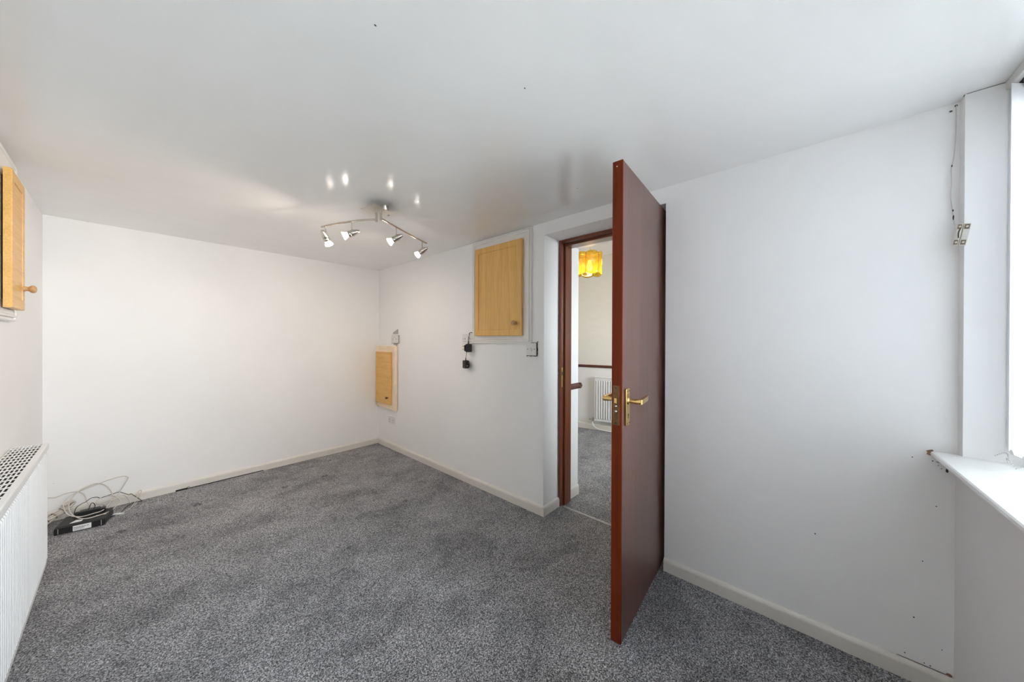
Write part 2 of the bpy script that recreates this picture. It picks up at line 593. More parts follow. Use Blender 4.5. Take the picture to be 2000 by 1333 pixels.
# local x direction:
m = MB(); m.box(-3.4, 3.4, -0.15, 0, 0.885, 2.5)
m.build('upper_wallpaper', 'hallwall', far)
m = MB(); m.box(-3.4, 3.4, -0.15, 0, -0.05, 0.885)
m.build('lower_wallpaper', 'halllow', far)
struct(far, 'cream textured wall of the next room with dark rail', 'wall')
m = MB(); m.box(2.3, 4.7, 3.6, 3.9, -0.05, 2.5)
struct(m.build('wall_hall_left', 'hallwall'), 'cream side wall of the next room', 'wall')
m = MB()
m.box(XH, 4.75, -0.72, -0.55, -0.05, 1.0)
m.box(XH, 4.75, -0.72, -0.55, 2.05, 2.5)
m.box(XH, 2.80, -0.72, -0.55, 1.0, 2.05)
m.box(4.0, 4.75, -0.72, -0.55, 1.0, 2.05)
struct(m.build('wall_hall_right', 'hallwall'), 'cream window wall of the next room', 'wall')


# ------------------------------------------------------------------ windows
def window(name, x0, x1, y, z0, z1, mull, label):
    w = thing(name, ((x0 + x1) / 2, y, z0))
    hw, hh = (x1 - x0) / 2, z1 - z0
    f = MB()
    f.box(-hw, hw, -0.03, 0.03, 0, 0.06, .006); f.box(-hw, hw, -0.03, 0.03, hh - 0.06, hh, .006)
    f.box(-hw, -hw + 0.06, -0.03, 0.03, 0.06, hh - 0.06, .006); f.box(hw - 0.06, hw, -0.03, 0.03, 0.06, hh - 0.06, .006)
    f.build('window_frame', 'upvc', w)
    xs = [-hw + 0.06] + [-hw + 2 * hw * (k + 1) / (mull + 1) for k in range(mull)] + [hw - 0.06]
    for k in range(mull):
        b = MB(); b.box(xs[k + 1] - 0.03, xs[k + 1] + 0.03, -0.028, 0.028, 0.06, hh - 0.06, .006)
        b.build('mullion', 'upvc', w)
    for k in range(mull + 1):
        p = MB(); p.box(xs[k], xs[k + 1], -0.004, 0.004, 0.06, hh - 0.06)
        p.build('pane', 'pane', w)
    return struct(w, label, 'window')


win = window('window_1', -0.30, XR, -0.655, SILL_Z, 2.055, 2, 'white framed window behind the vertical blind')
window('window_2', 2.80, 4.0, -0.64, 1.0, 2.05, 1, 'white framed window lighting the next room')
# sill board with a rounded nose, resting on the window wall
m = MB()
zt, zb, zl = SILL_Z, SILL_Z - 0.0185, SILL_Z - 0.0185
nose = [(0, zb), (0.004, zb - .0), (0.004, zt - 0.004), (0, zt)]
v, f = [], []
prof = [(0.0, zb), (-0.004, zb + 0.003), (-0.006, zb + 0.009), (-0.004, zt - 0.003), (0.0, zt)]
for (x, yf) in ((1.868, -0.347), (-0.40, -0.372)):
    row = [(x, yf - d * -1 if False else yf - (-d), z) for d, z in [(-p[0], p[1]) for p in prof]]
    v += row + [(x, -0.625, zt), (x, -0.625, zb)]
n = 7
f = [tuple(range(n)), tuple(range(n, 2 * n))] + [(k, (k + 1) % n, n + (k + 1) % n, n + k) for k in range(n)]
m.add(v, f)
struct(m.build('trim_1', 'sill'), 'white painted window sill board jutting out of the wall', 'window sill')
m = MB(); m.box(-12, 14, -14, -0.8, -0.5, -0.4)
struct(m.build('ground_outside', 'outside'), 'pale paving outside under the window', 'ground')


# ------------------------------------------------------------------ baseboards
def skirting(name, p0, p1, label, h=0.068, t=0.016, z0=0.0):
    """p0->p1 along the wall, the room to the left of that direction"""
    p0, p1 = Vector((*p0, 0)), Vector((*p1, 0))
    d = (p1 - p0); L = d.length; d.normalize()
    o = MB()
    prof = [(0, 0), (t, 0), (t, h * .74), (t * .93, h * .82), (t * .72, h * .91), (t * .40, h * .975), (0.003, h), (0, h)]
    o.prism(prof, 'x', 0, L)
    ob = o.build(name, 'skirt', None, (p0.x, p0.y, z0), math.atan2(d.y, d.x))
    return struct(ob, label, 'baseboard')


bb_back = skirting('baseboard_back', (XB - .0165, YA), (XAD + .0165, YAD), 'cream baseboard along the far wall')
skirting('baseboard_left', (XAD, YAD - 0.0165), (DX(-0.4), -0.4), 'cream baseboard behind the radiator')
bb_r = skirting('baseboard_right', (XB, DO1), (XB, YA - 0.001), 'cream baseboard between doorway and far corner')
bb_r2 = skirting('baseboard_right', (XB, YC), (XB, DO0), 'cream baseboard between open door and window wall')
skirting('baseboard_reveal', (2.083, DO1), (XB - 0.016, DO1), 'short cream baseboard in the doorway reveal', t=0.0155)
skirting('baseboard_front', (DX(YC) + .02, YC), (XB - .017, YC), 'cream baseboard below the window')
skirting('baseboard_hall', (XH, 3.5), (XH, DO1 + 0.0), 'white baseboard on the next room side of the doorway', h=0.078, z0=-0.006)
skirting('baseboard_hall_reveal', (XH + 0.0, DO1), (2.214, DO1), 'white baseboard in the doorway towards the next room', h=0.078, t=0.012, z0=-0.006)
pA = A0 + DW * -1.3; pB = A0 + DW * 2.9
skirting('baseboard_hall_far', (pB.x, pB.y), (pA.x, pA.y), 'white baseboard under the next room radiator', h=0.085, t=0.018, z0=-0.006)

# ------------------------------------------------------------------ door frame (trim) in the reveal
fr = thing('trim_2', (2.085, (DO0 + DO1) / 2, 0))
W2 = (DO1 - DO0) / 2
for sgn in (1, -1):
    a, b = sgn * W2, sgn * (W2 - 0.022)
    j = MB(); j.box(0, 0.125, min(a, b), max(a, b), 0, DOZ, .0015); jo = j.build('jamb', 'mahframe', fr)
    a, b = sgn * (W2 - 0.022), sgn * (W2 - 0.036)
    s_ = MB(); s_.box(0.040, 0.125, min(a, b), max(a, b), 0, DOZ - 0.038, .0015); s_.build('door_stop', 'mahframe', jo)
j = MB(); j.box(0, 0.125, -W2 + 0.022, W2 - 0.022, DOZ - 0.022, DOZ, .0015); jo = j.build('head', 'mahhead', fr)
s_ = MB(); s_.box(0.040, 0.125, -W2 + 0.022, W2 - 0.022, DOZ - 0.038, DOZ - 0.022, .0015); s_.build('door_stop', 'mahhead', jo)
k_ = MB(); k_.box(0.006, 0.030, W2 - 0.0235, W2 - 0.0215, 0.90, 1.05, .0005); ko = k_.build('strike_plate', 'brass', fr)
k_ = MB(); k_.box(0.011, 0.024, W2 - 0.0239, W2 - 0.0233, 0.99, 1.015); k_.build('latch_hole', 'slot', ko)
struct(fr, 'reddish brown mahogany door frame set deep in the reveal', 'door frame')
m = MB(); m.prism([(2.098, -0.004), (2.098, 0.0015), (2.102, 0.005), (2.109, 0.005), (2.114, 0.0), (2.114, -0.006)], 'y', DO0 + 0.037, DO1 - 0.037)
tag(m.build('threshold_strip', 'alu'), 'thin worn metal strip joining the carpets in the doorway', 'threshold')

# ------------------------------------------------------------------ the open door
DANG = math.atan2(0.055, 1.0)
door = thing('door_1', (1.2895, 0.549, 0.0), DANG)        # local x: towards the hinge, local y: thickness
DWID, DTH, DZ0, DZ1 = 0.780, 0.043, 0.012, 1.992
m = MB(); m.box(0.0072, DWID, 0.0006, DTH - 0.0006, DZ0, DZ1, .001)
leaf = m.build('leaf', 'mahogany', door)
m = MB(); m.box(0, 0.007, 0, DTH, DZ0, DZ1, .0012)
m.build('edge_lipping', 'mahedge', door)['label'] = 'red-brown lipping strip on the door edge'
# lever handle on the near face
pl = MB(); pl.box(0.034, 0.074, -0.008, 0.0, 0.900, 1.054, .003)
pl.lathe([(0.016, 0), (0.0155, 0.004), (0.011, 0.007)], (0.054, -0.007, 1.003), (0, -1, 0), 20)
plate = pl.build('handle_plate', 'brass', door)
lv = MB()
lv.lathe([(0.0085, 0), (0.008, 0.012), (0.0105, 0.030), (0.0115, 0.044), (0.009, 0.050)], (0.054, -0.010, 1.003), (0, -1, 0), 20)
pts = [(0.050, -0.056), (0.060, -0.063), (0.098, -0.062), (0.150, -0.058), (0.166, -0.056), (0.166, -0.047), (0.148, -0.047), (0.098, -0.049), (0.050, -0.046)]
vv = []
for zz, k in ((0.992, 1), (1.012, 1)):
    vv += [(x, y, zz + (x - 0.05) * 0.03) for x, y in pts]
nn = len(pts)
lv.add(vv, [tuple(range(nn)), tuple(range(nn, 2 * nn))] + [(k, (k + 1) % nn, nn + (k + 1) % nn, nn + k) for k in range(nn)])
lv.build('lever', 'brass', plate)
for zz in (0.910, 1.044):
    for xx in (0.041, 0.067):
        sc_ = MB(); sc_.lathe([(0.0034, 0), (0.0030, 0.001)], (xx, -0.008, zz), (0, -1, 0), 10); sc_.build('screw', 'brassold', plate)
kh = MB(); kh.lathe([(0.0042, 0), (0.0042, 0.0006)], (0.054, -0.008, 0.945), (0, -1, 0), 12); kh.box(0.0525, 0.0555, -0.0086, -0.008, 0.929, 0.945)
kh.build('keyhole', 'slot', plate)
# the other side
pl = MB(); pl.box(0.034, 0.074, DTH, DTH + 0.008, 0.900, 1.054, .003)
plate2 = pl.build('handle_plate', 'brass', door)
lv = MB()
lv.lathe([(0.0085, 0), (0.008, 0.012), (0.0105, 0.030), (0.0115, 0.044), (0.009, 0.050)], (0.054, DTH + 0.010, 1.003), (0, 1, 0), 20)
vv = []
for zz in (0.992, 1.012):
    vv += [(x, DTH - y, zz + (x - 0.05) * 0.03) for x, y in pts]
lv.add(vv, [tuple(range(nn)), tuple(range(nn, 2 * nn))] + [(k, (k + 1) % nn, nn + (k + 1) % nn, nn + k) for k in range(nn)])
lv.build('lever', 'brass', plate2)
# mortice lock forend in the edge
lp = MB(); lp.box(-0.0012, 0.002, 0.0095, 0.0385, 0.907, 1.069, .0005)
lock = lp.build('lock_plate', 'brassold', door)
b_ = MB(); b_.prism([(-0.009, 0.018), (-0.001, 0.018), (-0.001, 0.031), (-0.003, 0.031)], 'z', 0.998, 1.018); b_.build('latch', 'brass', lock)
for zz in (0.9845, 0.9635):
    s_ = MB(); s_.lathe([(0.0052, 0), (0.0048, 0.0016), (0.002, 0.0028)], (-0.0012, 0.0243, zz), (-1, 0, 0), 12); s_.build('bolt_stud', 'steel', lock)
for zz in (0.916, 1.060):
    s_ = MB(); s_.lathe([(0.0036, 0), (0.0032, 0.0008)], (-0.0012, 0.0243, zz), (-1, 0, 0), 10); s_.build('screw', 'slot', lock)
# filled screw hole high on the edge and two hinges
s_ = MB(); s_.lathe([(0.0026, 0), (0.0022, 0.0006)], (0, 0.0245, DZ1 - 0.022), (-1, 0, 0), 10); s_.build('filled_hole', 'cream', door)
for zz in (0.22, 0.99, 1.77):
    h_ = MB(); h_.cyl((DWID + 0.006, DTH - 0.0, zz - 0.05), (DWID + 0.006, DTH - 0.0, zz + 0.05), 0.0055, 10); h_.build('hinge', 'brassold', door)
struct(door, 'mahogany flush door with brass lever standing open into the room', 'door')


# ------------------------------------------------------------------ cupboards in the walls
def panel_door(mb, x0, x1, z0, z1, y0, y1, mar, rec=0.004, bev=0.006):
    """slab with a shallow recessed centre panel on its front (y1) face and eased outer edges"""
    e = 0.003
    L = [
        [(x0, y0, z0), (x1, y0, z0), (x1, y0, z1), (x0, y0, z1)],
        [(x0, y1 - e, z0), (x1, y1 - e, z0), (x1, y1 - e, z1), (x0, y1 - e, z1)],
        [(x0 + e, y1, z0 + e), (x1 - e, y1, z0 + e), (x1 - e, y1, z1 - e), (x0 + e, y1, z1 - e)],
        [(x0 + mar, y1, z0 + mar), (x1 - mar, y1, z0 + mar), (x1 - mar, y1, z1 - mar), (x0 + mar, y1, z1 - mar)],
        [(x0 + mar + .001, y1 - rec, z0 + mar + .001), (x1 - mar - .001, y1 - rec, z0 + mar + .001), (x1 - mar - .001, y1 - rec, z1 - mar - .001), (x0 + mar + .001, y1 - rec, z1 - mar - .001)],
        [(x0 + mar + bev, y1 - rec * .55, z0 + mar + bev), (x1 - mar - bev, y1 - rec * .55, z0 + mar + bev), (x1 - mar - bev, y1 - rec * .55, z1 - mar - bev), (x0 + mar + bev, y1 - rec * .55, z1 - mar - bev)],
    ]
    v = [p for ring in L for p in ring]
    f = [(3, 2, 1, 0)]
    for i in range(len(L) - 1):
        for k in range(4):
            f.append((i * 4 + k, i * 4 + (k + 1) % 4, (i + 1) * 4 + (k + 1) % 4, (i + 1) * 4 + k))
    f.append(tuple(range(4 * (len(L) - 1), 4 * len(L))))
    mb.add(v, f)


def frame_strips(par, x0, x1, z0, z1, w, steps, mat, name='moulding'):
    """four mitred moulding strips around a rectangle; steps = [(inset, height out), ...] profile"""
    n = len(steps)
    rings = []
    for ins, hgt in steps:
        rings.append([(x0 + ins, hgt, z0 + ins), (x1 - ins, hgt, z0 + ins), (x1 - ins, hgt, z1 - ins), (x0 + ins, hgt, z1 - ins)])
    for k in range(4):
        o = MB()
        k2 = (k + 1) % 4
        v = [r[k] for r in rings] + [r[k2] for r in rings]
        f = [(i, i + 1, n + i + 1, n + i) for i in range(n - 1)]
        f += [(0, n, 2 * n - 1, n - 1), tuple(range(n)), tuple(range(n, 2 * n))]
        o.add(v, f)
        o.build(name, mat, par)


def knob(mb, x, y, z, s=1.0):
    prof = [(0.0115, 0), (0.0112, 0.004), (0.0095, 0.008), (0.0088, 0.011), (0.0110, 0.015), (0.0150, 0.019), (0.0165, 0.024), (0.0150, 0.029), (0.0100, 0.0325), (0.002, 0.034)]
    mb.lathe([(r * s, t * s) for r, t in prof], (x, y, z), (0, 1, 0), 20)


STEPS = [(0.0, 0.0), (0.0, 0.017), (0.003, 0.021), (0.010, 0.021), (0.012, 0.014), (0.016, 0.014), (0.018, 0.025), (0.027, 0.025), (0.031, 0.017), (0.037, 0.010), (0.037, 0.0)]
# cupboard beside the doorway: local origin at wall, bottom centre
CY, CW = (2.132 + 1.486) / 2, (2.132 - 1.486)
cup = thing('wall_cupboard', (XB, CY, 1.227), ROT_B)
hw, ch = CW / 2, 2.088 - 1.227
m = MB(); m.box(-hw + 0.03, hw - 0.03, 0, 0.012, 0.03, ch - 0.03); m.build('backing_board', 'white', cup)
frame_strips(cup, -hw, hw, 0, ch, 0.037, STEPS, 'white')
m = MB(); panel_door(m, 1.560 - CY, 2.071 - CY, 1.288 - 1.227, 2.013 - 1.227, 0.023, 0.045, 0.045)
cd = m.build('door', 'beech_v', cup)
m = MB(); m.box(1.60 - CY, 2.03 - CY, 0.0115, 0.0235, 0.10, ch - 0.12); m.build('door_gap_shade', 'slot', cup)  # dark sheet standing in for the shade in the gap behind the door
m = MB(); knob(m, 1.612 - CY, 0.045, 1.384 - 1.227, 1.25); m.build('knob', 'knob', cd)
tag(cup, 'beech door cupboard with white moulded surround beside the doorway', 'cupboard')

# narrow hatch standing proud in the far corner
HY = (3.406 + 3.845) / 2
hat = thing('wall_cupboard', (XB, HY, 0.455), ROT_B)
hw, ch = (3.845 - 3.406) / 2, 1.185 - 0.455
m = MB(); m.box(-hw + 0.02, hw - 0.02, 0, 0.030, 0.02, ch - 0.02); m.build('backing_board', 'cream', hat)
frame_strips(hat, -hw, hw, 0, ch, 0.037, [(0.0, 0.006), (0.0, 0.026), (0.004, 0.034), (0.016, 0.036), (0.020, 0.030), (0.024, 0.035), (0.034, 0.035), (0.038, 0.030), (0.038, 0.006)], 'cream')
m = MB(); panel_door(m, 3.484 - HY, 3.826 - HY, 0.515 - 0.455, 1.113 - 0.455, 0.033, 0.054, 0.055)
hd = m.build('door', 'beech_h', hat)
m = MB(); knob(m, 3.535 - HY, 0.054, 0.592 - 0.455, 0.85); m.build('knob', 'brassold', hd)
tag(hat, 'low narrow beech hatch with cream surround in the far corner', 'cupboard')

# cupboard on the left wall, above the radiator
LY0, LY1 = 2.500, 2.775       # near / far edge of its door
lc = thing('wall_cupboard', (DX(2.65), 2.65, 1.335), ANG_D)   # local x towards the camera
lx0, lx1 = 2.65 - LY1, 2.65 - LY0
fx0, fx1 = lx0 - 0.055, lx1 + 0.055
ch = 2.078 - 1.335
m = MB(); m.box(fx0 + 0.03, fx1 - 0.03, 0, 0.021, 0.03, ch - 0.03); m.build('backing_board', 'white', lc)
frame_strips(lc, fx0, fx1, 0, ch, 0.037, STEPS, 'white')
m = MB(); panel_door(m, lx0, lx1, 1.386 - 1.335, 1.975 - 1.335, 0.028, 0.050, 0.045)
ld_ = m.build('door', 'beech_h', lc)
m = MB(); m.box(lx0 + 0.03, lx1 - 0.03, 0.0205, 0.0285, 0.09, ch - 0.13); m.build('door_gap_shade', 'slot', lc)  # near-black sheet painting the shade between door and backing board
m = MB(); knob(m, lx0 + 0.038, 0.050, 1.488 - 1.335, 1.1); m.build('knob', 'knob', ld_)
tag(lc, 'beech door cupboard high on the wall above the ribbed radiator', 'cupboard')


# ------------------------------------------------------------------ radiators
def rib_panel(mb, x0, x1, z0, z1, y, depth, pitch, duty=0.5):
    """front sheet with vertical pressed ribs, slightly rounded ends"""
    n = int(round((x1 - x0) / pitch)); p = (x1 - x0) / n
    zs = [z0, z0 + 0.012, z1 - 0.012, z1]
    for k in range(n):
        a = x0 + k * p
        xs = [a, a + p * .18, a + p * .36, a + p * .64, a + p * .82, a + p]
        hs = [0, 0, 1, 1, 0, 0]
        v = []
        for i, z in enumerate(zs):
            e = 1 if i in (1, 2) else 0
            v += [(x, y + depth * h * e, z) for x, h in zip(xs, hs)]
        f = []
        for i in range(3):
            for j in range(5):
                f.append((i * 6 + j, i * 6 + j + 1, (i + 1) * 6 + j + 1, (i + 1) * 6 + j))
        mb.add(v, f)


RY_FAR = 2.868
RL = 1.40
rad = thing('radiator', (DX(RY_FAR - RL / 2), RY_FAR - RL / 2, 0.0), ANG_D)
rz0, rz1 = 0.105, 0.722
v0, v1 = 0.003, 0.106
x0, x1 = -RL / 2, RL / 2
m = MB()
m.box(x0 + 0.004, x1 - 0.004, v1 - 0.020, v1 - 0.006, rz0 + 0.003, rz1 - 0.030, .003)
rib_panel(m, x0 + 0.012, x1 - 0.012, rz0 + 0.028, rz1 - 0.038, v1 - 0.0062, 0.0065, 0.025)
m.build('front_panel', 'rad', rad)
m = MB(); m.box(x0 + 0.004, x1 - 0.004, v0, v0 + 0.004, rz0 + 0.01, rz1 - 0.02, .001); m.build('rear_panel', 'rad', rad)
m = MB()
nfin = 92
for k in range(nfin):
    xx = x0 + 0.03 + (RL - 0.06) * k / (nfin - 1)
    m.box(xx - 0.0008, xx + 0.0008, v0 + 0.004, v1 - 0.021, rz0 + 0.05, rz1 - 0.014)
tag(m.build('convector_fins', 'radin', rad), kind='stuff')
m = MB(); m.box(x0 + 0.006, x1 - 0.006, v1 - 0.013, v1 - 0.004, rz0, rz0 + 0.026, .003); m.build('bottom_seam', 'rad', rad)
for e in (x0, x1 - 0.0025):
    m = MB(); m.box(e, e + 0.0025, v0 + 0.004, v1 - 0.004, rz0 + 0.02, rz1 - 0.002); m.build('side_cover', 'rad', rad)
# top grille: folded rim and criss-cross lattice
gr = thing('top_grille', (0, 0, 0)); gr.parent = rad
m = MB(); m.box(x0, x1, v1 - 0.014, v1 - 0.0005, rz1 - 0.003, rz1, .001); m.box(x0, x1, v1 - 0.0025, v1 + 0.003, rz1 - 0.030, rz1 - 0.001, .001)
m.build('front_rim', 'rad', gr)
m = MB(); m.box(x0, x1, v0, v0 + 0.004, rz1 - 0.003, rz1, .001); m.box(x0, x1, v0, v0 + 0.002, rz1 - 0.02, rz1 - 0.001); m.build('rear_rim', 'rad', gr)
for e in (x0, x1 - 0.010):
    m = MB(); m.box(e, e + 0.010, v0 + 0.004, v1 - 0.014, rz1 - 0.003, rz1); m.build('end_rim', 'rad', gr)
m = MB()
ga, gb = v0 + 0.002, v1 - 0.013
gw = gb - ga
npitch = 0.0135
nb = int((RL - 0.02) / 0.055)
for k in range(nb):                      # cross bars
    xx = x0 + 0.012 + (RL - 0.024) * (k + .5) / nb
    m.box(xx - 0.0055, xx + 0.0055, ga, gb, rz1 - 0.0022, rz1 - 0.0004)
nl = 8
for k in range(nl + 1):                  # long bars
    yy = ga + gw * k / nl
    m.box(x0 + 0.008, x1 - 0.008, yy - 0.0019, yy + 0.0019, rz1 - 0.0024, rz1 - 0.0006)
tag(m.build('lattice', 'rad', gr), kind='stuff')
tag(rad, 'long white ribbed radiator with lattice top grille below the cupboard', 'radiator')
for xx in (x0 + 0.15, x1 - 0.15):
    m = MB(); m.box(xx - 0.015, xx + 0.015, -0.002, v0 + 0.010, rz0 + 0.06, rz1 - 0.08); m.build('wall_bracket', 'rad', rad)
    m = MB(); m.cyl((xx, 0.06, 0.0), (xx, 0.06, rz0 + 0.012), 0.0075, 12); m.build('pipe', 'rad', rad)

# radiator in the next room
hl = -(2.177 - 2.463)
def far_local(P):
    d = Vector(P) - A0
    ex = Vector((math.cos(ang_far), math.sin(ang_far), 0))
    return d.dot(ex)
ea = far_local((4.247, 2.19, 0)); eb = far_local((4.40, 1.25, 0))
lo, hi = min(ea, eb), max(ea, eb)
hr = thing('radiator', A0 + Vector((math.cos(ang_far), math.sin(ang_far), 0)) * ((lo + hi) / 2), ang_far)
hx = (hi - lo) / 2
m = MB()
m.box(-hx, hx, 0.045, 0.068, 0.130, 0.742, .006)
rib_panel(m, -hx + 0.022, hx - 0.022, 0.165, 0.700, 0.068, 0.010, 0.034)
m.build('front_panel', 'rad', hr)
m = MB(); m.box(-hx + 0.004, hx - 0.004, 0.022, 0.076, 0.735, 0.750, .003); m.build('top_rim', 'rad', hr)
m = MB(); m.box(-hx + 0.02, hx - 0.02, 0.022, 0.046, 0.118, 0.136, .003); m.build('bottom_seam', 'rad', hr)
for xx in (-hx + 0.12, hx - 0.12):
    m = MB(); m.box(xx - 0.015, xx + 0.015, -0.002, 0.046, 0.2, 0.66); m.build('wall_bracket', 'rad', hr)
vx = -hx if ea < eb else hx
sg = 1 if vx < 0 else -1
m = MB()
m.cyl((vx + sg * 0.006, 0.05, 0.150), (vx - sg * 0.030, 0.05, 0.150), 0.008, 12)
m.cyl((vx - sg * 0.026, 0.05, 0.120), (vx - sg * 0.026, 0.05, 0.165), 0.010, 12)
m.cyl((vx - sg * 0.026, 0.05, 0.150), (vx - sg * 0.060, 0.05, 0.150), 0.007, 12)
m.lathe([(0.009, 0), (0.011, 0.006), (0.011, 0.018), (0.008, 0.022)], (vx - sg * 0.055, 0.05, 0.150), (-sg, 0, 0), 12)
vo = m.build('valve', 'steel', hr)
m = MB(); m.tube([(vx - sg * 0.026, 0.05, 0.122), (vx - sg * 0.022, 0.05, 0.075), (vx + sg * 0.02, 0.048, 0.030), (vx + sg * 0.10, 0.045, 0.012), (vx + sg * 0.26, 0.042, 0.004), (vx + sg * 0.7, 0.042, 0.004)], 0.0075, 10)
m.build('pipe', 'white', hr)
tag(hr, 'white panel radiator with floor pipe under the dark rail next door', 'radiator')

# dado rails
def rail(name, p0, p1, label, z, h=0.036, t=0.02):
    p0, p1 = Vector((*p0, 0)), Vector((*p1, 0))
    d = p1 - p0; L = d.length
    o = MB(); o.prism([(0, 0), (t * .55, 0), (t * .7, h * .18), (t, h * .34), (t, h * .55), (t * .75, h * .72), (t * .6, h * .9), (t * .45, h), (0, h)], 'x', 0, L)
    return struct(o.build(name, 'dado', None, (p0.x, p0.y, z), math.atan2(d.y, d.x)), label, 'dado rail')
rail('trim_3', (pB.x, pB.y), (pA.x, pA.y), 'dark brown dado rail on the next room wall', 0.872)
rail('trim_4', (XH, 3.5), (XH, DO1 - 0.02), 'dark dado rail end showing at the doorway corner', 0.862, 0.045, 0.034)
rail('trim_5', (XH, DO1), (2.213, DO1), 'short dark dado rail return inside the doorway', 0.862, 0.045, 0.022)


# ------------------------------------------------------------------ sockets and plates on the right wall
def double_socket(y, z, label, w=0.146, h=0.086, back=0.0):
    t = thing('wall_socket', (XB, y, z), ROT_B)
    o = MB(); o.box(-w / 2, w / 2, back, back + 0.009, -h / 2, h / 2, .003); pl_ = o.build('plate', 'plastic', t)
    for s in (-1, 1):
        cx = s * w * 0.235
        o = MB()
        o.box(cx - 0.003, cx + 0.003, back + .0085, back + 0.0098, -0.006, 0.006 + 0.001)
        o.box(cx - 0.014, cx - 0.008, back + .0085, back + 0.0098, -0.024, -0.0185)
        o.box(cx + 0.008, cx + 0.014, back + .0085, back + 0.0098, -0.024, -0.0185)
        o.build('pin_slots', 'slot', pl_)
        o = MB(); o.box(s * w * .09 - 0.006, s * w * .09 + 0.006, back + .0085, back + 0.0125, 0.012, 0.032, .001); o.build('rocker_switch', 'plastic', t)
        o = MB(); o.lathe([(0.0035, 0), (0.003, 0.0008)], (s * (w / 2 - 0.013), back + 0.0088, 0), (0, 1, 0), 10); o.build('screw', 'slot', t)
    return tag(t, label, 'socket')


double_socket(2.204, 1.265, 'white double socket behind the hanging black adapters')
double_socket(3.535, 0.333, 'white double socket low under the corner hatch')
sk3 = double_socket(3.452, 1.262, 'loose white double socket above the corner hatch', back=0.010)
m = MB(); m.box(-0.078, 0.078, 0.0, 0.010, -0.048, 0.046); m.build('wall_box', 'greypatch', sk3)
m = MB(); m.prism([(-0.055, 0.056), (0.062, 0.056), (0.064, 0.075), (-0.040, 0.112), (-0.052, 0.112)], 'y', 0, 0.0012)
gp = m.build('plaster_patch', 'greypatch', wall_right); gp.location = (XB, 3.452, 1.262); gp.rotation_euler = (0, 0, ROT_B)
m = MB(); m.prism([(-0.05, -0.046), (0.06, -0.046), (0.035, -0.075), (0.012, -0.062), (-0.005, -0.08), (-0.035, -0.07)], 'y', 0, 0.0012)
gp = m.build('plaster_patch', 'greypatch', wall_right); gp.location = (XB, 3.452, 1.262); gp.rotation_euler = (0, 0, ROT_B)

jb = thing('outlet_plate', (XB, 1.488, 1.189), ROT_B)
m = MB(); m.box(-0.045, 0.045, 0.006, 0.017, -0.046, 0.046, .003); jp = m.build('plate', 'plastic', jb)
m = MB(); m.box(-0.049, 0.044, 0.0, 0.007, -0.050, 0.049); m.build('back_box', 'chip', jb)
m = MB(); m.lathe([(0.012, 0), (0.012, 0.003), (0.009, 0.005)], (0, 0.0165, -0.002), (0, 1, 0), 18); ro = m.build('cord_outlet', 'plastic', jb)
m = MB(); m.box(-0.0025, 0.0025, 0.0212, 0.0220, -0.002, 0.008); m.build('slit', 'weight', ro)
for s in (-1, 1):
    m = MB(); m.lathe([(0.0036, 0), (0.0032, 0.0008)], (s * 0.031, 0.0168, 0.0), (0, 1, 0), 10); m.build('screw', 'slot', jb)
tag(jb, 'white square outlet plate in a ragged hole below the cupboard', 'outlet plate')
chips = [(1.438, 1.243, .010, .005), (1.535, 1.139, .009, .005), (1.50, 1.1385, .016, .004), (1.465, 1.139, .018, .004), (1.438, 1.185, .004, .018), (1.438, 1.16, .004, .010), (1.525, 1.2405, .016, .003)]
for i, (y, z, ry, rz) in enumerate(chips):
    m = MB(); m.blob((XB - 0.0006, y, z), 0.0008, ry, rz, i); m.build('plaster_chip', 'chip' if i else 'plaster', wall_right)

# two adapters hanging by their leads in front of the socket
def adapter(loc, rot, label, flip, lead, group=None):
    t = thing('plug_adapter', loc, rot)
    t.scale = (1.2, 1.2, 1.2)
    o = MB(); o.box(-0.021, 0.021, -0.017, 0.017, -0.031, 0.027, .004); bd = o.build('body', 'black', t)
    o = MB(); o.box(flip * 0.021, flip * 0.030, -0.0165, 0.0165, -0.024, 0.020, .003); o.build('pin_face', 'blackm', t)
    for (dy, dz, w, hgt) in ((0.0, 0.011, .004, .008), (-0.010, -0.010, .0065, .004), (0.010, -0.010, .0065, .004)):
        o = MB(); o.box(flip * 0.029, flip * 0.047, dy - w / 2, dy + w / 2, dz - hgt / 2, dz + hgt / 2, .0008); o.build('pin', 'brass' if flip > 0 else 'nickel', t)
    o = MB(); o.cyl((0, 0, 0.026), (0, 0, 0.046), 0.0045, 10, True, 0.003); o.build('strain_relief', 'rubber', t)
    o = MB()
    mi = Matrix.Translation(loc) @ Matrix.Rotation(rot, 4, 'Z') @ Matrix.Scale(1.2, 4)
    inv = mi.inverted()
    o.tube([(0, 0, 0.044)] + [tuple(inv @ Vector(q)) for q in lead], 0.0017, 6); o.build('lead', 'rubber', t)
    return tag(t, label, 'adapter')


adapter((1.855, 2.150, 1.188), R(125), 'upper black plug adapter hanging with brass pins showing', 1,
        [(1.872, 2.165, 1.27), (1.880, 2.172, 1.312), (1.886, 2.160, 1.318), (1.893, 2.140, 1.314)])
adapter((1.862, 2.196, 1.045), R(78), 'lower black plug adapter dangling on its long lead', -1,
        [(1.868, 2.19, 1.15), (1.874, 2.180, 1.25), (1.880, 2.166, 1.312), (1.887, 2.15, 1.321), (1.893, 2.128, 1.312)])

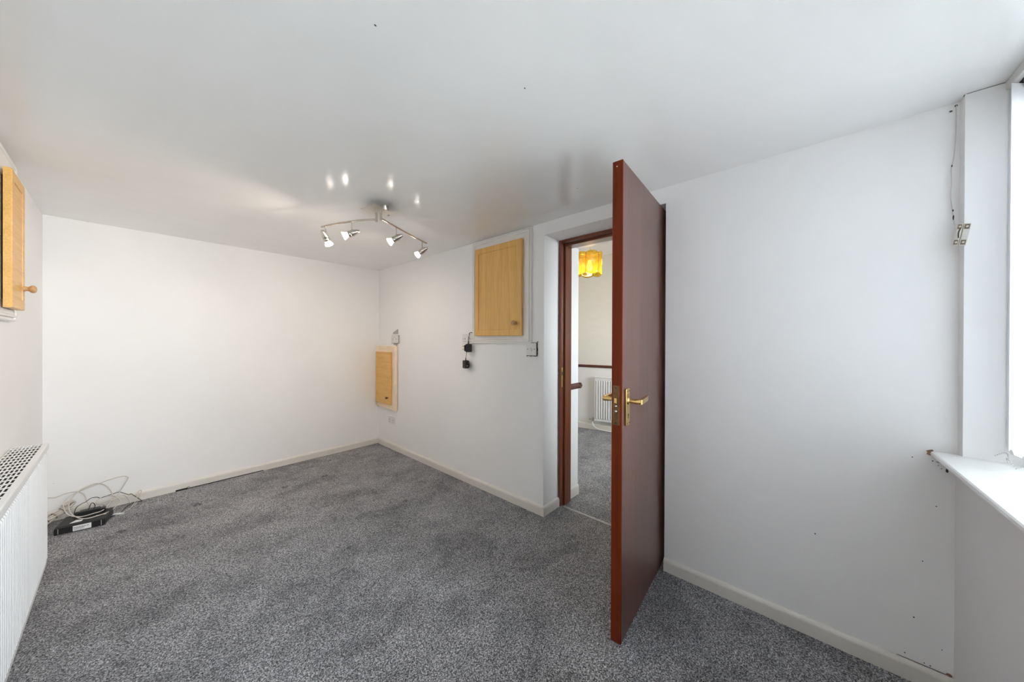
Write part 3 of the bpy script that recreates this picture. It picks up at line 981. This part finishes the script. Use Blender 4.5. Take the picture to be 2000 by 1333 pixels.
# ------------------------------------------------------------------ door contact on the window corner
fx = thing('door_contact', (XR - 0.004, -0.398, 1.618), ROT_B)
fx.rotation_euler = (0, R(-9), ROT_B)
for s, wd, tl in ((1, 0.0125, 0), (-1, 0.0150, 1)):
    cx = s * 0.0076
    o = MB(); o.box(cx - wd / 2, cx + wd / 2, 0.0, 0.011, -0.037, 0.037, .0015); hb = o.build('contact_bar', 'oldivory', fx)
    for e in (-1, 1):
        o = MB(); o.box(cx - wd * .36, cx + wd * .36, 0.0108, 0.0116, e * 0.026 - 0.008, e * 0.026 + 0.008); o.build('terminal_well', 'terminal', hb)
        o = MB(); o.lathe([(0.0032, 0), (0.003, 0.002), (0.001, 0.0028)], (cx, 0.0114, e * 0.026), (0, 1, 0), 12); o.build('screw', 'oldivory', hb)
    if tl:
        for k in range(4):
            o = MB(); o.box(cx - wd * .4, cx + wd * .4, 0.0108, 0.0118, -0.013 + k * 0.0075, -0.0095 + k * 0.0075); o.build('moulded_rib', 'weight', hb)
    else:
        o = MB(); o.tube([(cx - .002, 0.012, 0.018), (cx, 0.014, 0.005), (cx - .003, 0.013, -0.012)], 0.0015, 6); o.build('loose_wire', 'rubber', hb)
tag(fx, 'old ivory magnetic contact with open terminals hanging by the window corner', 'door contact')
m = MB(); m.tube([(1.888, -0.397, 2.082), (1.888, -0.396, 1.985), (1.886, -0.392, 1.906), (1.884, -0.386, 1.863), (1.885, -0.387, 1.818), (1.885, -0.385, 1.774), (1.885, -0.389, 1.719), (1.884, -0.392, 1.682), (1.866, -0.391, 1.656), (1.842, -0.391, 1.646)], 0.0016, 6)
tag(m.build('contact_wire', 'weight'), 'thin painted wire hanging from the ceiling to the contact', 'wire')
for i, (y, z, rz) in enumerate(((-0.387, 1.872, .006), (-0.391, 1.69, .012), (-0.39, 1.715, .005))):
    m = MB(); m.blob((1.8835, y, z), 0.0012, 0.0022, rz, i + 20); m.build('scuff', 'chip', wall_right)

# ------------------------------------------------------------------ vertical blind
bl = thing('vertical_blind', (XR - 0.001, -0.507, 0.905))
L_ = 2.13
m = MB(); m.box(-L_, -0.002, -0.022, 0.022, 2.066 - 0.905, 2.094 - 0.905, .002); hro = m.build('headrail', 'rail', bl)
m = MB(); m.box(-L_, -0.002, -0.006, 0.006, 2.063 - 0.905, 2.067 - 0.905); m.build('track_slot', 'slot', hro)
slat_me = None
nsl = 28
for k in range(nsl):
    cx = -0.040 - (k - 1) * 0.0785 if k else -0.008
    oy = 0.0 if k else -0.022
    if cx < -L_ + 0.03: break
    a = R(52 if k else 96)
    dx, dy = math.cos(a) * 0.0445, -math.sin(a) * 0.0445
    # slat: gently bowed strip with real thickness
    N = 6
    v = []
    for sside in (0, 1):
        for zz in (0.0, 1.140):
            for i in range(N + 1):
                t = -1 + 2 * i / N
                bow = 0.004 * (1 - t * t) + sside * 0.0006
                v.append((cx + dx * t - dy / 0.0445 * bow, dy * t + dx / 0.0445 * bow - 0.006 + oy, zz + 0.012))
    f = []
    w_ = N + 1
    for i in range(N):
        f.append((i, i + 1, w_ + i + 1, w_ + i)); f.append((2 * w_ + i, 3 * w_ + i, 3 * w_ + i + 1, 2 * w_ + i + 1))
        f.append((i, 2 * w_ + i, 2 * w_ + i + 1, i + 1)); f.append((w_ + i, w_ + i + 1, 3 * w_ + i + 1, 3 * w_ + i))
    f.append((0, w_, 3 * w_, 2 * w_)); f.append((N, 2 * w_ + N, 3 * w_ + N, w_ + N))
    m = MB(); m.add(v, f, False)
    so = m.build('slat', 'fabric', bl)
    m = MB(); m.cyl((cx, -0.006, 1.150), (cx, -0.006, 1.163), 0.004, 8); m.box(cx - 0.007, cx + 0.007, -0.009, -0.003, 1.138, 1.152, .001); m.build('hook', 'weight', so)
    m = MB()
    ex, ey = math.cos(a), -math.sin(a)
    pz = [(-0.040, 0.0), (0.040, 0.0), (0.034, -0.016), (0.0, -0.030), (-0.034, -0.016)]
    vv = [(cx + ex * p - ey * s * .0035, ey * p + ex * s * .0035 - 0.006 + oy, 0.016 + q * 1.0) for s in (-1, 1) for p, q in pz]
    m.add(vv, [(0, 1, 2, 3, 4), (9, 8, 7, 6, 5)] + [(i, (i + 1) % 5, 5 + (i + 1) % 5, 5 + i) for i in range(5)])
    m.build('weight', 'weight', so)
ch_ = MB()
for k in range(30):
    t = k / 29
    x = -0.012 + 0.012 - t * 0.19
    z = -0.014 + 0.020 * abs(math.sin(t * PI * 2.4)) - 0.008
    ch_.lathe([(0.0004, -0.0018), (0.0016, -0.0008), (0.0016, 0.0008), (0.0004, 0.0018)], (x, 0.036 - 0.01 * math.sin(t * 7), z + 0.0), (1, 0, 0.2), 6)
tag(ch_.build('bead_chain', 'bead', bl), kind='stuff')
tag(bl, 'white vertical blind with weighted slats in the window recess', 'blind')

# ------------------------------------------------------------------ four-spot ceiling light
cl = thing('ceiling_spotlight', (0.985, 1.995, H))
def LC(p):
    return Vector(p) - Vector((0.985, 1.995, H))
m = MB(); m.lathe([(0.026, -0.0), (0.026, -0.034), (0.022, -0.040)], (0.018, -0.025, 0), (0, 0, 1), 28); m.build('ceiling_cup', 'nickel', cl)
# wavy square plate
PN = 10
v, f = [], []
a_ = R(8)
for sside in (0, 1):
    for i in range(PN + 1):
        for j in range(PN + 1):
            u, w = -1 + 2 * i / PN, -1 + 2 * j / PN
            z = -0.042 - 0.006 * math.cos(u * PI * .9) + 0.004 * w * w - sside * 0.003
            x_, y_ = u * 0.092 - 0.002, w * 0.070 - 0.012
            v.append((x_ * math.cos(a_) - y_ * math.sin(a_), x_ * math.sin(a_) + y_ * math.cos(a_), z))
K = (PN + 1) ** 2
for i in range(PN):
    for j in range(PN):
        q = (i * (PN + 1) + j, (i + 1) * (PN + 1) + j, (i + 1) * (PN + 1) + j + 1, i * (PN + 1) + j + 1)
        f.append(q); f.append(tuple(K + t for t in q[::-1]))
for i in range(PN):
    for (a, b) in ((i, i + 1), (i * (PN + 1), (i + 1) * (PN + 1)), (PN * (PN + 1) + i, PN * (PN + 1) + i + 1), (i * (PN + 1) + PN, (i + 1) * (PN + 1) + PN)):
        f.append((a, b, K + b, K + a))
m = MB(); m.add(v, f, False); m.build('base_plate', 'nickelplate', cl)
m = MB(); m.lathe([(0.004, -0.052), (0.007, -0.050), (0.007, -0.040)], (0.045, -0.020, 0.0), (0, 0, 1), 16); m.build('cap_nut', 'nickel', cl)
armL = [LC(p) for p in ((0.962, 1.990, 2.004), (0.915, 2.085, 2.010), (0.868, 2.182, 2.009), (0.815, 2.292, 2.004), (0.776, 2.378, 1.998))]
armR = [LC(p) for p in ((0.968, 1.945, 2.001), (1.080, 1.999, 1.999), (1.190, 2.053, 1.998), (1.300, 2.100, 1.994), (1.425, 2.142, 1.989))]
for P0, arm in ((LC((0.960, 1.990, 0)), armL), (LC((0.966, 1.944, 0)), armR)):
    m = MB(); m.cyl((P0.x, P0.y, -0.040), (P0.x, P0.y, -0.106), 0.0074, 14); po = m.build('post', 'nickel', cl)
    m = MB(); m.tube(arm, 0.0062, 8, 8); m.build('arm', 'nickel', cl)

LEFT_IMG = -rt0                       # towards the left of the picture along the floor
AWAY = Vector((fw.x, fw.y, 0)).normalized()
def spot_head(top, aim, nm):
    top = LC(top)
    aim = Vector(aim).normalized()
    joint = top + Vector((0, 0, -0.060))
    m = MB(); m.cyl(top, joint, 0.0042, 12); m.lathe([(0.0065, -0.006), (0.0065, 0.004)], top, (0, 0, 1), 12)
    st = m.build('stem', 'nickel', cl)
    c = joint + Vector((0, 0, -0.014)) - aim * 0.006
    m = MB()
    m.lathe([(0.0046, -0.0456), (0.0097, -0.0422), (0.0142, -0.0296), (0.0188, -0.0137), (0.0211, 0.0000), (0.0211, 0.0046), (0.0182, 0.0057), (0.0182, 0.0103), (0.0205, 0.0114), (0.0211, 0.0251), (0.0194, 0.0274)], c, aim, 24)
    m.build('lamp_holder', 'nickel', cl)
    m = MB()
    m.lathe([(0.0149, 0.0274), (0.0154, 0.0335), (0.0200, 0.0437), (0.0247, 0.0540), (0.0262, 0.0601)], c, aim, 28, True, False)
    m.lathe([(0.0262, 0.0601), (0.0230, 0.0607), (0.0195, 0.0519), (0.0123, 0.0396)], c, aim, 28, True, False)
    g = m.build('bulb', 'bulbrim', cl)
    m = MB(); m.lathe([(0.0031, 0.0376), (0.0061, 0.0407), (0.0061, 0.0509), (0.0031, 0.0540)], c, aim, 14); m.build('capsule', 'bulb', g)
    sd = bpy.data.lights.new('spot_light', 'SPOT')
    sd.energy = SPOT_WATTS
    sd.color = (1.0, 0.84, 0.68)
    sd.spot_size = R(125); sd.spot_blend = 0.9
    sd.shadow_soft_size = 0.018
    lo_ = bpy.data.objects.new('spot_light', sd); C.objects.link(lo_)
    lo_.parent = cl
    lo_.location = c + aim * 0.062
    lo_.rotation_euler = (-aim).to_track_quat('Z', 'Y').to_euler()


spot_head((0.790, 2.345, 2.000), AWAY * 0.75 + Vector((0, 0, -0.75)) + LEFT_IMG * -0.06, 1)
spot_head((0.880, 2.158, 2.008), LEFT_IMG * 0.95 + AWAY * -0.25 + Vector((0, 0, -0.42)), 2)
spot_head((1.104, 2.011, 1.998), LEFT_IMG * 0.95 + AWAY * 0.10 + Vector((0, 0, -0.45)), 3)
spot_head((1.378, 2.128, 1.990), LEFT_IMG * 0.85 + AWAY * 0.35 + Vector((0, 0, -0.45)), 4)
tag(cl, 'brushed nickel ceiling light with four lit spot heads on two bowed arms', 'ceiling light')

# ------------------------------------------------------------------ amber glass pendant next door
pn = thing('pendant_lamp', (3.076, 1.662, 1.925))
m = MB(); m.tube([(0, 0, 0.525), (0.004, 0.003, 0.40), (-0.004, 0.004, 0.32), (0.008, -0.008, 0.268), (0.0, 0.0, 0.225)], 0.004, 8); m.build('flex', 'brass', pn)
m = MB(); m.lathe([(0.045, 0.525), (0.045, 0.515), (0.02, 0.50)], (0, 0, 0), (0, 0, 1), 20); m.build('ceiling_rose', 'brass', pn)
m = MB(); m.lathe([(0.018, 0.160), (0.020, 0.215), (0.008, 0.228)], (0, 0, 0), (0, 0, 1), 16); m.build('lamp_holder', 'brass', pn)
m = MB()
for k in range(6):
    th = 2 * PI * (k + .5) / 6
    m.cyl((0, 0, 0.215), (0.110 * math.cos(th), 0.110 * math.sin(th), 0.222), 0.003, 8)
m.build('spider', 'brass', pn)
m = MB(); m.lathe([(0.004, 0.05), (0.022, 0.058), (0.031, 0.08), (0.030, 0.105), (0.018, 0.135), (0.014, 0.165)], (0, 0, 0), (0, 0, 1), 20); m.build('bulb', 'pbulb', pn)
for k in range(6):
    th0 = 2 * PI * (k + .5) / 6 + 0.2
    cx, cy = math.cos(th0), math.sin(th0)
    tx, ty = -cy, cx
    NA, NZ = 8, 10
    v, f = [], []
    for sside in (0, 1):
        for j in range(NZ + 1):
            for i in range(NA + 1):
                u = -1 + 2 * i / NA
                edge = 0.020 * (abs(u) ** 2.2)
                z0 = 0.004 + edge; z1 = 0.240 - edge
                z = z0 + (z1 - z0) * j / NZ
                w = u * 0.068
                rr = 0.122 - 0.016 * u * u + sside * 0.004
                v.append((cx * rr + tx * w, cy * rr + ty * w, z))
    K = (NA + 1) * (NZ + 1)
    for j in range(NZ):
        for i in range(NA):
            q = (j * (NA + 1) + i, j * (NA + 1) + i + 1, (j + 1) * (NA + 1) + i + 1, (j + 1) * (NA + 1) + i)
            f.append(q); f.append(tuple(K + t for t in q[::-1]))
    rim = [i for i in range(NA)] 
    for i in range(NA):
        f.append((i, i + 1, K + i + 1, K + i)); b0 = NZ * (NA + 1); f.append((b0 + i, b0 + i + 1, K + b0 + i + 1, K + b0 + i))
    for j in range(NZ):
        a, b = j * (NA + 1), (j + 1) * (NA + 1)
        f.append((a, b, K + b, K + a)); f.append((a + NA, b + NA, K + b + NA, K + a + NA))
    m = MB(); m.add(v, f, True)
    gp_ = m.build('glass_panel', 'amber', pn)
    m = MB()
    for q in range(8):
        an = PI * q / 8
        du, dz = math.cos(an) * 0.030, math.sin(an) * 0.030
        m.cyl((cx * 0.1275 + tx * -du, cy * 0.1275 + ty * -du, 0.135 - dz), (cx * 0.1275 + tx * du, cy * 0.1275 + ty * du, 0.135 + dz), 0.0013, 5)
    m.build('star_cut', 'cutstar', gp_)
    m = MB(); m.lathe([(0.005, 0), (0.005, 0.003), (0.002, 0.006)], (cx * 0.125, cy * 0.125, 0.220), (cx, cy, 0), 10); m.build('stud', 'brassold', gp_)
pd = bpy.data.lights.new('pendant_light', 'POINT'); pd.energy = PENDANT_WATTS; pd.color = (1.0, 0.78, 0.50); pd.shadow_soft_size = 0.04
po = bpy.data.objects.new('pendant_light', pd); C.objects.link(po); po.parent = pn; po.location = (0, 0, 0.02)
tag(pn, 'lit pendant lamp with curved amber glass panels beyond the doorway', 'pendant lamp')

# ------------------------------------------------------------------ router and tangle of cables by the far wall
rot_r = math.atan2(-0.037, 0.204)
rb = thing('set_top_box', (-0.380, 3.541, 0.0), rot_r)
BW, BD, BH = 0.207, 0.165, 0.047
m = MB()
m.prism([(0.0, 0.004), (0.0, BH - 0.006), (0.006, BH - 0.002), (0.012, BH), (BD, BH + 0.004), (BD, 0.004)], 'x', 0.0, BW)
m.build('casing', 'boxblack', rb)
m = MB(); m.box(-0.001, BW + 0.001, -0.003, 0.001, 0.004, BH - 0.005, .001); fp_ = m.build('front_panel', 'black', rb)
for xx in (0.014, BW - 0.016):
    m = MB(); m.box(xx, xx + 0.002, -0.0036, -0.0028, 0.007, BH - 0.008); m.build('groove', 'weight', fp_)
for (xx, yy) in ((0.012, 0.012), (BW - 0.012, 0.012), (0.012, BD - 0.012), (BW - 0.012, BD - 0.012)):
    m = MB(); m.lathe([(0.007, 0), (0.007, 0.0045)], (xx, yy, 0), (0, 0, 1), 10); m.build('foot', 'rubber', rb)
m = MB(); m.box(0.074, 0.150, -0.0042, -0.0030, 0.006, BH - 0.008); lb = m.build('label_sticker', 'paper', rb)
rr = random.Random(5)
for row, (zz, hh_) in enumerate(((0.027, .0035), (0.0215, .0018), (0.0175, .0018), (0.0125, .0014))):
    m = MB(); xx = 0.078
    while xx < (0.118 if row else 0.142):
        wd = rr.uniform(0.003, 0.010)
        m.box(xx, min(xx + wd, 0.147), -0.0046, -0.0041, zz - hh_ / 2, zz + hh_ / 2); xx += wd + 0.0022
    m.build('print_line', 'ink', lb)
m = MB(); m.prism([(0.052, 0.030), (0.100, 0.030), (0.100, 0.058), (0.068, 0.070)], 'z', BH + 0.0012, BH + 0.003); m.build('paper_sticker', 'paper', rb)
m = MB(); m.box(0.150, 0.195, 0.070, 0.074, BH + 0.0015, BH + 0.0035); m.build('paper_edge', 'paper', rb)
tag(rb, 'flat black box with white printed label lying on the carpet', 'set-top box')

pa = thing('power_adapter', (-0.235, 3.655, BH + 0.0045), R(-6))
m = MB(); m.box(-0.060, 0.030, -0.022, 0.024, 0, 0.030, .004); m.build('body', 'black', pa)
m = MB(); m.box(-0.078, -0.058, -0.014, 0.016, 0.002, 0.026, .003); m.build('pin_block', 'blackm', pa)
m = MB(); m.box(0.028, 0.056, -0.018, 0.020, 0.0, 0.024, .003); m.build('plug_block', 'black', pa)
m = MB(); m.tube([(-0.02, 0, 0.028), (-0.012, 0.01, 0.060), (0.0, 0.0, 0.068), (0.010, -0.01, 0.05), (0.006, -0.02, 0.030)], 0.0022, 6); m.build('lead', 'rubber', pa)
for (xx, yy) in ((0.045, -0.006), (0.045, 0.008)):
    m = MB(); m.box(xx - 0.003, xx + 0.003, yy - 0.002, yy + 0.002, 0.0235, 0.036, .0005); m.build('pin', 'steel', pa)
tag(pa, 'black power adapter with plug lying on the flat black box', 'adapter')

ca = [(-0.442, 3.795, 0.185), (-0.404, 3.79, 0.173), (-0.365, 3.815, 0.178), (-0.324, 3.815, 0.177), (-0.295, 3.815, 0.161), (-0.28, 3.804, 0.135), (-0.272, 3.775, 0.105), (-0.255, 3.76, 0.060), (-0.262, 3.78, 0.012)]
cb = [(-0.165, 3.735, 0.006), (-0.169, 3.72, 0.045), (-0.149, 3.758, 0.07), (-0.122, 3.815, 0.109), (-0.085, 3.815, 0.19), (-0.085, 3.815, 0.209), (-0.109, 3.815, 0.221), (-0.168, 3.815, 0.214), (-0.222, 3.815, 0.201), (-0.277, 3.815, 0.184), (-0.321, 3.815, 0.167), (-0.355, 3.772, 0.15), (-0.362, 3.715, 0.134), (-0.356, 3.672, 0.118), (-0.335, 3.615, 0.093), (-0.302, 3.588, 0.076), (-0.271, 3.588, 0.066), (-0.233, 3.610, 0.061), (-0.193, 3.625, 0.062), (-0.172, 3.688, 0.070), (-0.156, 3.779, 0.081), (-0.16, 3.815, 0.111), (-0.177, 3.818, 0.158), (-0.2, 3.822, 0.186), (-0.228, 3.822, 0.203), (-0.262, 3.820, 0.199), (-0.307, 3.815, 0.175), (-0.333, 3.786, 0.147), (-0.341, 3.729, 0.13), (-0.337, 3.672, 0.111), (-0.322, 3.622, 0.09), (-0.293, 3.580, 0.068), (-0.259, 3.553, 0.058), (-0.222, 3.556, 0.056), (-0.175, 3.592, 0.050), (-0.146, 3.669, 0.042), (-0.12, 3.747, 0.055), (-0.124, 3.772, 0.066), (-0.151, 3.804, 0.089), (-0.19, 3.804, 0.102), (-0.222, 3.769, 0.1), (-0.226, 3.736, 0.09), (-0.214, 3.711, 0.085), (-0.191, 3.708, 0.080), (-0.165, 3.729, 0.078), (-0.134, 3.786, 0.076), (-0.105, 3.815, 0.077), (-0.085, 3.82, 0.05), (-0.07, 3.815, 0.004)]
ck = [(-0.315, 3.615, 0.054), (-0.313, 3.635, 0.075), (-0.308, 3.685, 0.103), (-0.288, 3.726, 0.11), (-0.272, 3.747, 0.111), (-0.251, 3.786, 0.117), (-0.226, 3.794, 0.111), (-0.211, 3.786, 0.103), (-0.186, 3.804, 0.101), (-0.155, 3.815, 0.104), (-0.122, 3.815, 0.106), (-0.078, 3.815, 0.07), (-0.068, 3.815, 0.074), (-0.04, 3.794, 0.045), (-0.012, 3.769, 0.012), (-0.046, 3.761, 0.020), (-0.083, 3.722, 0.018), (-0.104, 3.672, 0.010), (-0.116, 3.636, 0.004)]
cw = [(-0.101, 3.655, 0.004), (-0.072, 3.69, 0.006), (-0.046, 3.754, 0.025), (-0.03, 3.815, 0.077), (-0.017, 3.817, 0.084), (-0.016, 3.815, 0.067), (-0.026, 3.786, 0.030), (-0.05, 3.74, 0.004)]
m = MB(); m.tube(ca, 0.0030, 7); tag(m.build('white_cable', 'cable'), 'white cable running from behind the radiator to the black box', 'cable')
m = MB(); m.tube(cb, 0.0030, 7); tag(m.build('white_cable', 'cable'), 'white cable coiled in big loops above the black box', 'cable')
m = MB(); m.tube(cw, 0.0021, 7); tag(m.build('white_cable', 'cable'), 'thin white cable bent upright against the far baseboard', 'cable')
m = MB(); m.tube(ck, 0.0021, 7); tag(m.build('black_cable', 'rubber'), 'thin black cable arching over the white cable loops', 'cable')
wc = thing('white_connector', (-0.126, 3.640, 0.0), R(-30))
m = MB(); m.box(-0.026, 0.022, -0.0065, 0.0065, 0, 0.011, .002); m.build('shell', 'paper', wc)
m = MB(); m.box(0.021, 0.032, -0.005, 0.005, 0.0015, 0.0095, .001); m.build('plug_tip', 'plastic', wc)
m = MB(); m.tube([(-0.025, 0, 0.006), (-0.045, 0.003, 0.008), (-0.062, 0.02, 0.006), (-0.06, 0.05, 0.004)], 0.0020, 6); m.build('lead', 'cable', wc)
tag(wc, 'small white plug connector on the carpet beside the black box', 'connector')
bc = thing('black_plug', (-0.164, 3.612, 0.0), R(28))
m = MB(); m.box(-0.020, 0.010, -0.005, 0.005, 0, 0.010, .002); m.build('shell', 'black', bc)
m = MB(); m.cyl((0.009, 0, 0.005), (0.028, 0, 0.005), 0.0032, 10); m.build('barrel', 'black', bc)
m = MB(); m.cyl((-0.004, 0, 0.005), (0.0015, 0, 0.005), 0.0058, 10); m.build('grip_ring', 'weight', bc)
tag(bc, 'small black plug lying on the carpet against the black box', 'plug')

# bundled white leads tucked beside the radiator
cbn = thing('cable_bundle', (-0.405, 3.80, 0.0), R(30))
bb = random.Random(11)
for k in range(7):
    oy, oz = bb.uniform(-0.018, 0.018), 0.006 + bb.random() * 0.03
    pts_ = []
    for i in range(6):
        t = i / 5
        pts_.append((-0.055 + 0.125 * t, oy + 0.006 * math.sin(5 * t + k), oz + 0.058 * t + 0.006 * math.sin(7 * t + 2 * k)))
    if k < 4:
        last = pts_[-1]
        pts_ += [(last[0] + 0.018, last[1] + 0.004, last[2] + 0.010), (last[0] + 0.008, last[1] + 0.010 - .004 * k, last[2] + 0.026), (last[0] - 0.030, last[1] + 0.006, last[2] + 0.012)]
    m = MB(); m.tube(pts_, 0.0066, 7); m.build('strand', 'cable', cbn)
for t in (0.15, 0.42, 0.70):
    ctr = Vector((-0.055 + 0.125 * t, 0, 0.022 + 0.058 * t))
    m = MB(); m.lathe([(0.021, -0.002), (0.0225, -0.0015), (0.0225, 0.0015), (0.021, 0.002)], ctr, (1, 0, .45), 16, True, False)
    m.build('tie', 'terminal', cbn)
tag(cbn, 'bundle of white leads tied together in the corner beside the radiator', 'cable bundle')

# black lead along the foot of the far baseboard
bk = thing('skirting_lead', (0.47, YA - 0.022, 0.0))
m = MB(); m.tube([(-0.235, 0.0, 0.004), (-0.1, -0.001, 0.004), (0.1, 0.001, 0.004), (0.285, 0.002, 0.003)], 0.0034, 7); m.build('lead', 'rubber', bk)
m = MB(); m.box(-0.300, -0.228, -0.008, 0.003, 0, 0.012, .003); m.build('plug_body', 'black', bk)
m = MB(); m.tube([(-0.232, -0.002, 0.010), (-0.224, -0.002, 0.017), (-0.216, -0.004, 0.016)], 0.002, 6); m.build('tail', 'rubber', bk)
tag(bk, 'black lead lying along the foot of the far baseboard', 'cable')

# ------------------------------------------------------------------ wear: chips, dots, cracks
dots = [(-0.305, 0.826, .0022), (-0.361, 0.661, .002), (-0.042, 0.436, .0028), (-0.331, 0.45, .002), (-0.311, 0.233, .0024), (-0.352, 0.823, .002), (-0.376, 0.152, .0018),
        (-0.290, 0.088, .002), (-0.336, 0.079, .002), (-0.350, 0.078, .0022), (2.535, 1.494, .002), (1.33, 0.9, .0015), (-0.365, 0.81, .0016), (-0.372, 0.80, .0018)]
for i, (y, z, r) in enumerate(dots):
    m = MB(); m.blob((XB - 0.0004, y, z), 0.0006, r, r * 1.2, i + 40); m.build('paint_chip', 'chip', wall_right)
for i, (y, z, ry, rz, mt) in enumerate(((-0.349, 0.852, .017, .014, 'plaster'), (-0.384, 0.797, .004, .008, 'chip'), (-0.372, 0.822, .016, .007, 'greypatch'), (-0.392, 0.074, .009, .006, 'plaster'), (-0.398, 2.084, .006, .004, 'chip'), (-0.387, 2.070, .005, .003, 'chip'))):
    m = MB(); m.blob((XB - 0.001, y, z), 0.0022, ry, rz, i + 70, 11, 0.5); m.build('plaster_chip', mt, wall_right)
m = MB(); m.tube([(XB - .001, -0.27, 0.0700), (XB - .001, -0.30, 0.0702), (XB - .001, -0.34, 0.0698), (XB - .001, -0.39, 0.0702)], 0.0009, 5); m.build('crack', 'chip', wall_right)
for i, (x, y) in enumerate(((0.409, 0.857), (0.841, 0.696), (1.587, 0.936))):
    m = MB(); m.blob((x, y, H - 0.0003), 0.004, 0.0025, 0.0006, i + 90, axis='z'); m.build('paint_chip', 'chip', ceil)
m = MB(); m.tube([(XR - 0.0005, -0.410, H - 0.001), (XR - .0005, -0.44, H - 0.0006), (XR - .0005, -0.484, H - 0.001)], 0.0008, 5); m.build('crack', 'chip', wall_front)
m = MB(); m.tube([(1.862, -0.4065, H - 0.001), (XR + 0.001, -0.4065, H - 0.001)], 0.001, 5); m.build('crack', 'chip', wall_front)
for i, z in enumerate((0.056, 0.034)):
    m = MB(); m.blob((0.879, YA - 0.0166, z), 0.0032, 0.0006, 0.0032, i + 95, axis='y'); m.build('paint_chip', 'chip', wall_back)
for i, (x, z) in enumerate(((-0.416, 0.256), (0.40, 0.648))):
    m = MB(); m.blob((x, YA - (0.0085 if i == 0 else 0.0055) , z), 0.0025, 0.0006, 0.002, i + 98, axis='y'); m.build('paint_chip', 'greypatch', wall_back)
